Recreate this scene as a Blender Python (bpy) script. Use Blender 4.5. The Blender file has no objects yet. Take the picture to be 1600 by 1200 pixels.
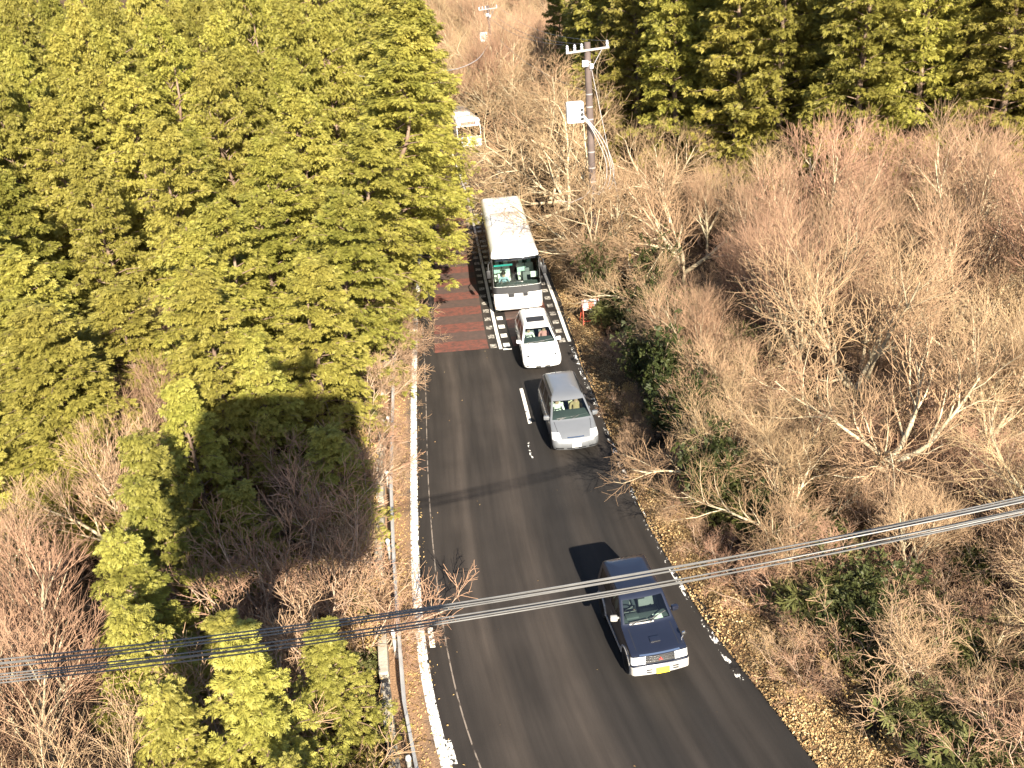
import bpy, bmesh, math, random
import numpy as np
from mathutils import Vector, Matrix

R = math.radians
scene = bpy.context.scene
COL = scene.collection
PI = math.pi

# ------------------------------------------------------------------ camera
CAM = Vector((0.0, 0.0, 16.061))
right = Vector((0.99636141, -0.03578569, -0.07735197))
upv = Vector((0.08522876, 0.41835031, 0.90427821))
fwd = Vector((0.0, 0.90758052, -0.41987807))
cam_data = bpy.data.cameras.new('camera')
cam_data.sensor_width = 36.0
cam_data.lens = 36.0 * 1396.2 / 1600.0
cam_data.clip_start = 0.05
cam_data.clip_end = 3000.0
cam = bpy.data.objects.new('camera', cam_data)
COL.objects.link(cam)
m = Matrix.Identity(4)
for i in range(3):
    m[i][0] = right[i]; m[i][1] = upv[i]; m[i][2] = -fwd[i]; m[i][3] = CAM[i]
cam.matrix_world = m
scene.camera = cam

# ------------------------------------------------------------------ light
SUN_DIR = Vector((-0.21308408, 0.86133987, -0.46118197)).normalized()   # the way the light travels
world = bpy.data.worlds.new('World')
scene.world = world
world.use_nodes = True
wn = world.node_tree.nodes
wl = world.node_tree.links
bg = wn.get('Background') or wn.new('ShaderNodeBackground')
sky = wn.new('ShaderNodeTexSky')
sky.sky_type = 'NISHITA'
sky.sun_disc = False
sky.sun_elevation = math.asin(-SUN_DIR.z)
sky.sun_rotation = math.atan2(-SUN_DIR.x, -SUN_DIR.y)
sky.altitude = 700.0
wl.new(sky.outputs[0], bg.inputs[0])
bg.inputs[1].default_value = 0.06
sun_data = bpy.data.lights.new('sun', 'SUN')
sun_data.energy = 5.0
sun_data.angle = R(0.53)
sun_data.color = (1.0, 0.90, 0.74)
sun = bpy.data.objects.new('sun', sun_data)
COL.objects.link(sun)
sun.rotation_euler = SUN_DIR.to_track_quat('-Z', 'Y').to_euler()
sun.location = (10, -40, 40)
vs = scene.view_settings
vs.view_transform = 'Standard'
vs.look = 'None'
vs.gamma = 1.0
vs.use_curve_mapping = False
vs.exposure = 1.95
scene.cycles.max_bounces = 6
scene.cycles.transparent_max_bounces = 12

# ------------------------------------------------------------------ helpers
rng = np.random.default_rng(7)
random.seed(7)


def tag(o, label=None, cat=None, group=None, kind=None):
    if label: o['label'] = label
    if cat: o['category'] = cat
    if group: o['group'] = group
    if kind: o['kind'] = kind
    return o


def link(o, parent=None):
    COL.objects.link(o)
    if parent is not None:
        o.parent = parent
    return o


def empty(name, loc=(0, 0, 0), rz=0.0):
    o = bpy.data.objects.new(name, None)
    COL.objects.link(o)
    o.location = loc
    o.rotation_euler = (0, 0, rz)
    o.empty_display_size = 0.3
    return o


def copy_tree(o, parent=None):
    c = o.copy()
    COL.objects.link(c)
    if parent is not None:
        c.parent = parent
    for ch in [x for x in KIDS.get(o.name, [])]:
        copy_tree(ch, c)
    return c


KIDS = {}


def child(parent, o):
    KIDS.setdefault(parent.name, []).append(o)
    return o


def mesh_arrays(name, V, F, mats, smooth=False, midx=None):
    V = np.asarray(V, dtype=np.float32).reshape(-1, 3)
    F = np.asarray(F, dtype=np.int32)
    me = bpy.data.meshes.new(name)
    n, k = F.shape
    me.vertices.add(len(V)); me.vertices.foreach_set('co', V.ravel())
    me.loops.add(n * k); me.loops.foreach_set('vertex_index', F.ravel())
    me.polygons.add(n)
    me.polygons.foreach_set('loop_start', np.arange(0, n * k, k, dtype=np.int32))
    me.polygons.foreach_set('loop_total', np.full(n, k, dtype=np.int32))
    if smooth:
        me.polygons.foreach_set('use_smooth', np.ones(n, dtype=bool))
    for mm in (mats if isinstance(mats, (list, tuple)) else [mats]):
        me.materials.append(mm)
    if midx is not None:
        me.polygons.foreach_set('material_index', np.asarray(midx, dtype=np.int32))
    me.update(calc_edges=True)
    return me


class MB:
    """collects boxes, tubes and lathes for one mesh"""
    def __init__(self):
        self.v = []; self.f = []

    def add(self, vs, fs):
        b = len(self.v)
        self.v += [tuple(x) for x in vs]
        self.f += [tuple(b + i for i in q) for q in fs]

    def box(self, c, s, rot=None, bev=0.0):
        hx, hy, hz = s[0] / 2, s[1] / 2, s[2] / 2
        b = min(bev, hx * .9, hy * .9, hz * .9)
        if b > 0:
            bm = bmesh.new()
            bmesh.ops.create_cube(bm, size=1.0)
            for v in bm.verts:
                v.co = Vector((v.co.x * s[0], v.co.y * s[1], v.co.z * s[2]))
            bmesh.ops.bevel(bm, geom=bm.edges[:] , offset=b, segments=2, affect='EDGES', profile=0.6)
            bm.verts.index_update()
            vs_ = [v.co.copy() for v in bm.verts]
            fs_ = [[v.index for v in f.verts] for f in bm.faces]
            bm.free()
        else:
            vs_ = [Vector((x, y, z)) for x in (-hx, hx) for y in (-hy, hy) for z in (-hz, hz)]
            fs_ = [(0, 1, 3, 2), (4, 6, 7, 5), (0, 4, 5, 1), (2, 3, 7, 6), (0, 2, 6, 4), (1, 5, 7, 3)]
        if rot is not None:
            vs_ = [rot @ v for v in vs_]
        c = Vector(c)
        self.add([v + c for v in vs_], fs_)
        return self

    def tube(self, pts, r, n=6, cap=True):
        pts = [Vector(p) for p in pts]
        rs = r if isinstance(r, (list, tuple)) else [r] * len(pts)
        base = len(self.v)
        prev = None
        for i, p in enumerate(pts):
            a = pts[max(i - 1, 0)]; b = pts[min(i + 1, len(pts) - 1)]
            d = (b - a)
            if d.length < 1e-9: d = Vector((0, 0, 1))
            d.normalize()
            if prev is None:
                u = d.orthogonal().normalized()
            else:
                u = prev - d * prev.dot(d)
                u = u.normalized() if u.length > 1e-6 else d.orthogonal().normalized()
            prev = u
            w = d.cross(u)
            for k in range(n):
                a_ = 2 * PI * k / n
                self.v.append(tuple(p + (u * math.cos(a_) + w * math.sin(a_)) * rs[i]))
        for i in range(len(pts) - 1):
            for k in range(n):
                k2 = (k + 1) % n
                self.f.append((base + i * n + k, base + i * n + k2, base + (i + 1) * n + k2, base + (i + 1) * n + k))
        if cap:
            self.f.append(tuple(base + k for k in range(n))[::-1])
            e = base + (len(pts) - 1) * n
            self.f.append(tuple(e + k for k in range(n)))
        return self

    def lathe(self, prof, c=(0, 0, 0), axis='z', n=20):
        """prof: list of (radius, height)"""
        base = len(self.v)
        c = Vector(c)
        for (r, h) in prof:
            for k in range(n):
                a = 2 * PI * k / n
                x, y = r * math.cos(a), r * math.sin(a)
                p = {'z': (x, y, h), 'x': (h, x, y), 'y': (y, h, x)}[axis]
                self.v.append(tuple(c + Vector(p)))
        for i in range(len(prof) - 1):
            for k in range(n):
                k2 = (k + 1) % n
                self.f.append((base + i * n + k, base + i * n + k2, base + (i + 1) * n + k2, base + (i + 1) * n + k))
        if prof[0][0] > 1e-4: self.f.append(tuple(base + k for k in range(n))[::-1])
        if prof[-1][0] > 1e-4:
            e = base + (len(prof) - 1) * n
            self.f.append(tuple(e + k for k in range(n)))
        return self

    def mesh(self, name, mat, smooth=None):
        me = bpy.data.meshes.new(name)
        me.from_pydata(self.v, [], self.f)
        me.materials.append(mat)
        if smooth is not None:
            me.polygons.foreach_set('use_smooth', np.ones(len(me.polygons), dtype=bool))
            me.set_sharp_from_angle(angle=R(smooth))
        me.update()
        return me

    def build(self, name, mat, parent=None, smooth=None, label=None):
        o = bpy.data.objects.new(name, self.mesh(name, mat, smooth))
        link(o, parent)
        if label: o['label'] = label
        if parent is not None: child(parent, o)
        return o


# ------------------------------------------------------------------ materials
def new_mat(name):
    mt = bpy.data.materials.new(name)
    mt.use_nodes = True
    nt = mt.node_tree
    b = nt.nodes.get('Principled BSDF')
    return mt, nt, b


def N(nt, kind, **kw):
    n = nt.nodes.new(kind)
    for k, v in kw.items():
        if k.startswith('i_'):
            key = k[2:]
            key = int(key) if key.isdigit() else key
            n.inputs[key].default_value = v
        else:
            setattr(n, k, v)
    return n


def ramp(nt, fac, stops):
    r = nt.nodes.new('ShaderNodeValToRGB')
    el = r.color_ramp.elements
    while len(el) < len(stops): el.new(0.5)
    for e, (p, c) in zip(el, stops):
        e.position = p
        e.color = (c, c, c, 1) if not isinstance(c, (tuple, list)) else (*c, 1)
    nt.links.new(fac, r.inputs[0])
    return r.outputs[0]


def mixc(nt, fac, a, b, mode='MIX'):
    n = nt.nodes.new('ShaderNodeMix')
    n.data_type = 'RGBA'
    n.blend_type = mode
    for sock, val in ((n.inputs[0], fac), (n.inputs[6], a), (n.inputs[7], b)):
        if isinstance(val, bpy.types.NodeSocket): nt.links.new(val, sock)
        elif isinstance(val, (int, float)): sock.default_value = val
        else: sock.default_value = (*val, 1)
    return n.outputs[2]


def simple(name, col, rough=0.6, metal=0.0, coat=0.0, noise=0.12, nscale=3.0, bump=0.0, spec=0.5):
    mt, nt, b = new_mat(name)
    tc = N(nt, 'ShaderNodeTexCoord')
    no = N(nt, 'ShaderNodeTexNoise')
    no.inputs['Scale'].default_value = nscale
    no.inputs['Detail'].default_value = 5
    nt.links.new(tc.outputs['Object'], no.inputs['Vector'])
    f = ramp(nt, no.outputs[0], [(0.3, 1 - noise), (0.7, 1 + noise)])
    c = mixc(nt, 1.0, col, f, 'MULTIPLY')
    nt.links.new(c, b.inputs['Base Color'])
    b.inputs['Roughness'].default_value = rough
    b.inputs['Metallic'].default_value = metal
    b.inputs['Coat Weight'].default_value = coat
    b.inputs['Coat Roughness'].default_value = 0.06
    b.inputs['Specular IOR Level'].default_value = spec
    if bump:
        bp = N(nt, 'ShaderNodeBump')
        bp.inputs['Strength'].default_value = bump
        bp.inputs['Distance'].default_value = 0.02
        n2 = N(nt, 'ShaderNodeTexNoise')
        n2.inputs['Scale'].default_value = nscale * 8
        nt.links.new(tc.outputs['Object'], n2.inputs['Vector'])
        nt.links.new(n2.outputs[0], bp.inputs['Height'])
        nt.links.new(bp.outputs[0], b.inputs['Normal'])
    return mt


def leaf_mat(name, c1, c2, c3, transl=0.32, scale=0.9):
    """c1..c3: colours mixed by noise through the plant and at random from plant to plant"""
    mt, nt, b = new_mat(name)
    tc = N(nt, 'ShaderNodeTexCoord')
    oi = N(nt, 'ShaderNodeObjectInfo')
    no = N(nt, 'ShaderNodeTexNoise')
    no.inputs['Scale'].default_value = scale
    no.inputs['Detail'].default_value = 6
    no.inputs['Roughness'].default_value = 0.7
    nt.links.new(tc.outputs['Object'], no.inputs['Vector'])
    f = ramp(nt, no.outputs[0], [(0.36, 0.0), (0.64, 1.0)])
    c = mixc(nt, f, c1, c2)
    rr = ramp(nt, oi.outputs['Random'], [(0.0, 0.0), (1.0, 0.65)])
    c = mixc(nt, rr, c, c3)
    hs = N(nt, 'ShaderNodeMath', operation='FRACT'); ml = N(nt, 'ShaderNodeMath', operation='MULTIPLY'); ml.inputs[1].default_value = 7.31
    nt.links.new(oi.outputs['Random'], ml.inputs[0]); nt.links.new(ml.outputs[0], hs.inputs[0])
    c = mixc(nt, 1.0, c, ramp(nt, hs.outputs[0], [(0, .78), (1, 1.28)]), 'MULTIPLY')
    n2 = N(nt, 'ShaderNodeTexNoise')
    n2.inputs['Scale'].default_value = 14.0
    nt.links.new(tc.outputs['Object'], n2.inputs['Vector'])
    v = ramp(nt, n2.outputs[0], [(0.3, 0.72), (0.7, 1.25)])
    c = mixc(nt, 1.0, c, v, 'MULTIPLY')
    nt.links.new(c, b.inputs['Base Color'])
    b.inputs['Roughness'].default_value = 0.55
    b.inputs['Specular IOR Level'].default_value = 0.25
    tr = N(nt, 'ShaderNodeBsdfTranslucent')
    nt.links.new(c, tr.inputs[0])
    mx = N(nt, 'ShaderNodeMixShader')
    mx.inputs[0].default_value = transl
    nt.links.new(b.outputs[0], mx.inputs[1])
    nt.links.new(tr.outputs[0], mx.inputs[2])
    out = nt.nodes.get('Material Output')
    nt.links.new(mx.outputs[0], out.inputs[0])
    return mt


def bark_mat(name, c1, c2, scale=2.0):
    mt, nt, b = new_mat(name)
    tc = N(nt, 'ShaderNodeTexCoord')
    oi = N(nt, 'ShaderNodeObjectInfo')
    no = N(nt, 'ShaderNodeTexNoise')
    no.inputs['Scale'].default_value = scale
    no.inputs['Detail'].default_value = 6
    nt.links.new(tc.outputs['Object'], no.inputs['Vector'])
    f = ramp(nt, no.outputs[0], [(0.35, 0.0), (0.65, 1.0)])
    c = mixc(nt, f, c1, c2)
    rr = ramp(nt, oi.outputs['Random'], [(0.0, 0.75), (1.0, 1.2)])
    c = mixc(nt, 1.0, c, rr, 'MULTIPLY')
    nt.links.new(c, b.inputs['Base Color'])
    b.inputs['Roughness'].default_value = 0.85
    b.inputs['Specular IOR Level'].default_value = 0.2
    return mt


def twig_mat(name, stops, scale=1.2):
    mt, nt, b = new_mat(name)
    tc = N(nt, 'ShaderNodeTexCoord')
    oi = N(nt, 'ShaderNodeObjectInfo')
    no = N(nt, 'ShaderNodeTexNoise')
    no.inputs['Scale'].default_value = scale
    no.inputs['Detail'].default_value = 4
    nt.links.new(tc.outputs['Object'], no.inputs['Vector'])
    c = ramp(nt, oi.outputs['Random'], [(i / (len(stops) - 1), q) for i, q in enumerate(stops)])
    v = ramp(nt, no.outputs[0], [(.3, .75), (.7, 1.25)])
    nt.links.new(mixc(nt, 1.0, c, v, 'MULTIPLY'), b.inputs['Base Color'])
    b.inputs['Roughness'].default_value = 0.85
    b.inputs['Specular IOR Level'].default_value = 0.2
    return mt


def glass_mat(name, tint=(0.55, 0.65, 0.62), refl=1.0, rough=0.02):
    mt, nt, b = new_mat(name)
    nt.nodes.remove(b)
    t = N(nt, 'ShaderNodeBsdfTransparent'); t.inputs[0].default_value = (*tint, 1)
    g = N(nt, 'ShaderNodeBsdfGlossy'); g.inputs['Roughness'].default_value = rough
    g.inputs[0].default_value = (1, 1, 1, 1)
    fr = N(nt, 'ShaderNodeFresnel'); fr.inputs[0].default_value = 1.55
    mx = N(nt, 'ShaderNodeMixShader')
    nt.links.new(fr.outputs[0], mx.inputs[0])
    nt.links.new(t.outputs[0], mx.inputs[1]); nt.links.new(g.outputs[0], mx.inputs[2])
    nt.links.new(mx.outputs[0], nt.nodes.get('Material Output').inputs[0])
    return mt


M = {}
M['leaf_cypress'] = leaf_mat('cypress_foliage', (0.205, 0.205, 0.036), (0.310, 0.282, 0.060), (0.275, 0.232, 0.054))
M['leaf_cypress_dark'] = leaf_mat('dark_cypress_foliage', (0.205, 0.202, 0.036), (0.300, 0.268, 0.055), (0.270, 0.222, 0.050))
M['leaf_young'] = leaf_mat('young_cypress_foliage', (0.215, 0.215, 0.040), (0.310, 0.285, 0.064), (0.275, 0.236, 0.058))
M['leaf_shrub'] = leaf_mat('shrub_leaves', (0.025, 0.040, 0.012), (0.050, 0.060, 0.016), (0.085, 0.085, 0.03), scale=2.0)
M['leaf_bamboo'] = leaf_mat('bamboo_grass_leaves', (0.075, 0.095, 0.025), (0.165, 0.150, 0.055), (0.12, 0.12, 0.04), scale=2.5)
M['leaf_dry'] = leaf_mat('dry_leaves', (0.38, 0.25, 0.10), (0.52, 0.36, 0.17), (0.42, 0.30, 0.12), scale=2.5)
M['bark_cypress'] = bark_mat('cypress_bark', (0.13, 0.085, 0.06), (0.21, 0.15, 0.11))
M['bark_pale'] = bark_mat('pale_bark', (0.27, 0.22, 0.145), (0.46, 0.385, 0.26))
M['twig_tan'] = twig_mat('tan_twigs', [(.25, .165, .095), (.38, .27, .155), (.31, .20, .12), (.41, .305, .17)])
M['twig_pink'] = twig_mat('pinkish_twigs', [(.29, .165, .11), (.39, .26, .16), (.25, .16, .10), (.37, .22, .145), (.41, .295, .17)])
M['bark_shrub'] = bark_mat('thicket_bark', (0.30, 0.21, 0.15), (0.40, 0.30, 0.22))

# ------------------------------------------------------------------ lines of the road (x at a given y)
def curve(keys):
    ys = np.array([k[0] for k in keys], float); xs = np.array([k[1] for k in keys], float)
    yy = np.arange(ys[0], ys[-1] + .01, .25)
    xx = np.interp(yy, ys, xs)
    for _ in range(2):
        pad = np.pad(xx, 8, mode='reflect', reflect_type='odd')
        xx = np.convolve(pad, np.ones(17) / 17, mode='valid')
    return lambda y: np.interp(y, yy, xx)


left_line = curve([(-25, 10.5), (-10, 5.5), (0, 2.2), (7, .15), (11, -1.15), (14.8, -2.3), (17.5, -2.85), (19.2, -3.1), (21.8, -3.35), (27.4, -3.75), (34.3, -4.2), (43.6, -4.7), (60, -5.3), (75, -6.2), (90, -7.6), (110, -10.5), (130, -15), (150, -21)])
rail_x = lambda y: np.interp(y, [-25, -10, 0, 8, 14.2, 16.1, 19.2, 22.5, 26.3, 34.2, 44, 60, 75, 90, 110, 130, 150], [8.6, 4.0, 1.0, -1.35, -2.8, -3.2, -3.6, -4.0, -4.4, -5.0, -5.6, -6.3, -7.2, -8.6, -11.6, -16, -22])
seam_x = curve([(-25, 12), (-10, 7), (0, 3.7), (7, 1.35), (11, -.25), (14.7, -1.55), (16.3, -2.0), (18.8, -2.35), (21.7, -2.75), (27.3, -3.25), (35.5, -3.75), (43, -4.3)])
mid_x = curve([(-25, 15), (-10, 9.5), (0, 6.4), (8, 3.8), (14, 2.0), (20, .9), (25, .5), (30, .25), (35, -.05), (40, -.5), (50, -1.05), (70, -2.2), (90, -3.9), (110, -6.8), (130, -11.2), (150, -17)])
right_line = curve([(-25, 18.5), (-10, 13), (0, 9.6), (8, 7.1), (14, 5.4), (20.6, 4.15), (23.6, 3.8), (27.9, 3.5), (31.6, 3.3), (34.1, 3.1), (39.2, 2.85), (44.7, 2.65), (60, 1.9), (75, .8), (90, -.6), (110, -3.4), (130, -7.8), (150, -13.6)])
asph_r = curve([(-25, 19.6), (-10, 14), (0, 10.5), (8, 8.1), (13.9, 6.1), (16.5, 5.35), (20.1, 4.6), (23, 4.1), (28.4, 3.75), (34, 3.5), (40, 3.3), (45, 3.1), (60, 2.4), (75, 1.3), (90, -.1), (110, -2.9), (130, -7.3), (150, -13)])


def smooth01(a, b, x):
    t = np.clip((x - a) / (b - a), 0, 1)
    return t * t * (3 - 2 * t)


def gz(x, y):
    """height of the forest floor"""
    x = np.asarray(x, float); y = np.asarray(y, float)
    dl = rail_x(y) - x
    dr = x - asph_r(y)
    z = np.full(np.broadcast(x, y).shape, -0.16)
    z = z - 0.75 * smooth01(0.3, 2.6, dl) - 0.5 * smooth01(3, 14, dl)
    z = z + 0.22 * smooth01(0.25, 1.4, dr) + 0.5 * smooth01(2, 9, dr)
    n = np.sin(x * .9 + 1.3 * np.sin(y * .37)) * np.sin(y * .8 + 1.1 * np.sin(x * .45)) * .12
    z = z + n * (smooth01(.5, 2, dl) + smooth01(.8, 2.5, dr))
    z = z + np.clip(y - 125, 0, None) * .14 + np.clip(np.abs(x) - 55, 0, None) * .10
    return z


# ------------------------------------------------------------------ ground
def ground_mat():
    mt, nt, b = new_mat('forest_floor')
    tc = N(nt, 'ShaderNodeTexCoord')
    n1 = N(nt, 'ShaderNodeTexNoise'); n1.inputs['Scale'].default_value = .35; n1.inputs['Detail'].default_value = 6
    n2 = N(nt, 'ShaderNodeTexVoronoi'); n2.inputs['Scale'].default_value = 9.0
    n3 = N(nt, 'ShaderNodeTexNoise'); n3.inputs['Scale'].default_value = 6.0; n3.inputs['Detail'].default_value = 8
    for n in (n1, n2, n3): nt.links.new(tc.outputs['Object'], n.inputs['Vector'])
    a = ramp(nt, n1.outputs[0], [(.35, (.045, .030, .020)), (.65, (.10, .065, .038))])
    c = ramp(nt, n3.outputs[0], [(.3, (.03, .021, .014)), (.55, (.09, .058, .034)), (.75, (.20, .13, .072))])
    d = mixc(nt, .55, a, c)
    v = ramp(nt, n2.outputs['Color'], [(.0, .6), (1.0, 1.35)])
    d = mixc(nt, 1.0, d, v, 'MULTIPLY')
    nt.links.new(d, b.inputs['Base Color'])
    b.inputs['Roughness'].default_value = .95
    b.inputs['Specular IOR Level'].default_value = .1
    bp = N(nt, 'ShaderNodeBump'); bp.inputs['Strength'].default_value = .9; bp.inputs['Distance'].default_value = .08
    nt.links.new(n3.outputs[0], bp.inputs['Height']); nt.links.new(bp.outputs[0], b.inputs['Normal'])
    return mt


M['ground'] = ground_mat()
xs = np.concatenate([np.arange(-700, -60, 20.), np.arange(-60, -20, 1.5), np.arange(-20, 26, .55), np.arange(26, 70, 1.6), np.arange(70, 701, 20.)])
ys = np.concatenate([np.arange(-300, -20, 14.), np.arange(-20, 60, .7), np.arange(60, 170, 2.0), np.arange(170, 900, 20.)])
XX, YY = np.meshgrid(xs, ys)
ZZ = gz(XX, np.clip(YY, -25, 500))
V = np.stack([XX, YY, ZZ], -1).reshape(-1, 3)
nx, ny = len(xs), len(ys)
ii = np.arange(nx - 1)[None, :] + nx * np.arange(ny - 1)[:, None]
F = np.stack([ii, ii + 1, ii + 1 + nx, ii + nx], -1).reshape(-1, 4)
ground = link(bpy.data.objects.new('ground', mesh_arrays('ground', V, F, M['ground'], smooth=True)))
tag(ground, 'brown leaf litter floor of the wood', None, None, 'structure')


# ------------------------------------------------------------------ road
def strip(xa, xb, y0, y1, z, n=None, nu=2, step=.6, zfun=None):
    """sheet between two lines; uv = (metres from first line, y)"""
    yy = np.arange(y0, y1 + 1e-6, step)
    if yy[-1] < y1 - 1e-6: yy = np.append(yy, y1)
    uu = np.linspace(0, 1, nu)
    A = np.array([float(xa(y)) for y in yy]); B = np.array([float(xb(y)) for y in yy])
    X = A[:, None] + (B - A)[:, None] * uu[None, :]
    Y = np.repeat(yy[:, None], nu, 1)
    Z = np.full_like(X, z) if zfun is None else zfun(uu[None, :] + 0 * X, Y)
    V = np.stack([X, Y, Z], -1).reshape(-1, 3)
    ii = np.arange(nu - 1)[None, :] + nu * np.arange(len(yy) - 1)[:, None]
    F = np.stack([ii, ii + 1, ii + 1 + nu, ii + nu], -1).reshape(-1, 4)
    return V, F


def strip_obj(name, mat, xa, xb, y0, y1, z, parent=None, nu=2, step=.6, zfun=None, smooth=True, uvref=None):
    V, F = strip(xa, xb, y0, y1, z, nu=nu, step=step, zfun=zfun)
    me = mesh_arrays(name, V, F, mat, smooth=smooth)
    if uvref is not None:
        uv = me.uv_layers.new(name='road')
        li = F.ravel()
        U = np.stack([V[li, 0] - uvref(V[li, 1]), V[li, 1]], -1)
        uv.data.foreach_set('uv', U.astype(np.float32).ravel())
    o = bpy.data.objects.new(name, me)
    link(o, parent)
    if parent is not None: child(parent, o)
    return o


def asphalt_mat():
    mt, nt, b = new_mat('asphalt')
    uv = N(nt, 'ShaderNodeUVMap'); uv.uv_map = 'road'
    sep = N(nt, 'ShaderNodeSeparateXYZ'); nt.links.new(uv.outputs[0], sep.inputs[0])
    tc = N(nt, 'ShaderNodeTexCoord')
    # wheel tracks worn paler and browner along each lane
    mp = N(nt, 'ShaderNodeMapRange'); mp.inputs[1].default_value = -5; mp.inputs[2].default_value = 5
    nt.links.new(sep.outputs[0], mp.inputs[0])
    nw = N(nt, 'ShaderNodeTexNoise'); nw.inputs['Scale'].default_value = .25; nw.inputs['Detail'].default_value = 3
    nt.links.new(tc.outputs['Object'], nw.inputs['Vector'])
    wob = N(nt, 'ShaderNodeMath', operation='MULTIPLY_ADD'); wob.inputs[1].default_value = .05; wob.inputs[2].default_value = -.025
    nt.links.new(nw.outputs[0], wob.inputs[0])
    ad = N(nt, 'ShaderNodeMath', operation='ADD'); nt.links.new(mp.outputs[0], ad.inputs[0]); nt.links.new(wob.outputs[0], ad.inputs[1])
    w = ramp(nt, ad.outputs[0], [(.05, .25), (.19, .45), (.26, 1.0), (.30, .45), (.37, .5), (.43, .9), (.50, .25), (.57, .12), (.63, .5), (.69, .10), (.77, .42), (.86, .1)])
    n1 = N(nt, 'ShaderNodeTexNoise'); n1.inputs['Scale'].default_value = .5; n1.inputs['Detail'].default_value = 7
    n2 = N(nt, 'ShaderNodeTexNoise'); n2.inputs['Scale'].default_value = 60; n2.inputs['Detail'].default_value = 3
    st = N(nt, 'ShaderNodeMapping'); st.inputs['Scale'].default_value = (2.2, .12, 1)
    nt.links.new(uv.outputs[0], st.inputs[0])
    n4 = N(nt, 'ShaderNodeTexNoise'); n4.inputs['Scale'].default_value = 1.6; n4.inputs['Detail'].default_value = 5
    nt.links.new(st.outputs[0], n4.inputs['Vector'])
    for n in (n1, n2): nt.links.new(tc.outputs['Object'], n.inputs['Vector'])
    c = mixc(nt, w, (.0115, .0104, .0098), (.043, .0345, .0285))
    s = ramp(nt, n4.outputs[0], [(.3, .72), (.7, 1.3)])
    c = mixc(nt, 1.0, c, s, 'MULTIPLY')
    g = ramp(nt, n1.outputs[0], [(.3, .85), (.7, 1.18)])
    c = mixc(nt, 1.0, c, g, 'MULTIPLY')
    g2 = ramp(nt, n2.outputs[0], [(.3, .7), (.7, 1.35)])
    c = mixc(nt, 1.0, c, g2, 'MULTIPLY')
    nt.links.new(c, b.inputs['Base Color'])
    b.inputs['Roughness'].default_value = .75
    b.inputs['Specular IOR Level'].default_value = .3
    bp = N(nt, 'ShaderNodeBump'); bp.inputs['Strength'].default_value = .25; bp.inputs['Distance'].default_value = .01
    nt.links.new(n2.outputs[0], bp.inputs['Height']); nt.links.new(bp.outputs[0], b.inputs['Normal'])
    return mt


def paint_mat(name, col, wear_lo, wear_hi, scale=6.0, base=(.04, .034, .03), rough=.6):
    """worn road paint: noise breaks the coat and the asphalt shows"""
    mt, nt, b = new_mat(name)
    tc = N(nt, 'ShaderNodeTexCoord')
    n1 = N(nt, 'ShaderNodeTexNoise'); n1.inputs['Scale'].default_value = scale; n1.inputs['Detail'].default_value = 8; n1.inputs['Roughness'].default_value = .65
    nt.links.new(tc.outputs['Object'], n1.inputs['Vector'])
    f = ramp(nt, n1.outputs[0], [(wear_lo, 0.0), (wear_hi, 1.0)])
    n2 = N(nt, 'ShaderNodeTexNoise'); n2.inputs['Scale'].default_value = 2.5
    nt.links.new(tc.outputs['Object'], n2.inputs['Vector'])
    v = ramp(nt, n2.outputs[0], [(.3, .82), (.7, 1.1)])
    cc = mixc(nt, 1.0, col, v, 'MULTIPLY')
    nt.links.new(mixc(nt, f, base, cc), b.inputs['Base Color'])
    b.inputs['Roughness'].default_value = rough
    return mt


def worn_mat(name, col, lo, hi, scale, sy=1.0):
    """paint that is wholly gone in places (transparent there)"""
    mt, nt, b = new_mat(name)
    tc = N(nt, 'ShaderNodeTexCoord')
    mp = N(nt, 'ShaderNodeMapping'); mp.inputs['Scale'].default_value = (1, sy, 1)
    nt.links.new(tc.outputs['Object'], mp.inputs[0])
    n1 = N(nt, 'ShaderNodeTexNoise'); n1.inputs['Scale'].default_value = scale; n1.inputs['Detail'].default_value = 6; n1.inputs['Roughness'].default_value = .7
    nt.links.new(mp.outputs[0], n1.inputs['Vector'])
    f = ramp(nt, n1.outputs[0], [(lo, 0.0), (hi, 1.0)])
    b.inputs['Base Color'].default_value = (*col, 1)
    b.inputs['Roughness'].default_value = .7
    nt.links.new(f, b.inputs['Alpha'])
    return mt


M['asphalt'] = asphalt_mat()
M['white_line'] = paint_mat('white_road_paint', (.78, .76, .70), .22, .30, 9)
M['white_line_ragged'] = worn_mat('ragged_white_paint', (.78, .76, .70), .44, .50, 7)
M['white_line_worn'] = worn_mat('worn_dash_paint', (.72, .69, .62), .36, .46, 5, .6)
M['white_scraps'] = worn_mat('worn_white_scraps', (.75, .73, .68), .545, .57, 5.5, .5)
M['white_dash'] = paint_mat('worn_white_paint', (.50, .46, .40), .42, .58, 7)
M['red_band'] = paint_mat('red_road_surface', (.155, .050, .034), .34, .58, 4, base=(.060, .034, .027), rough=.8)
M['brown_band'] = paint_mat('brown_worn_road_surface', (.085, .050, .040), .3, .6, 4, base=(.05, .036, .030), rough=.8)
M['seam'] = worn_mat('pale_grit', (.20, .165, .135), .40, .52, 4, .6)


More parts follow.
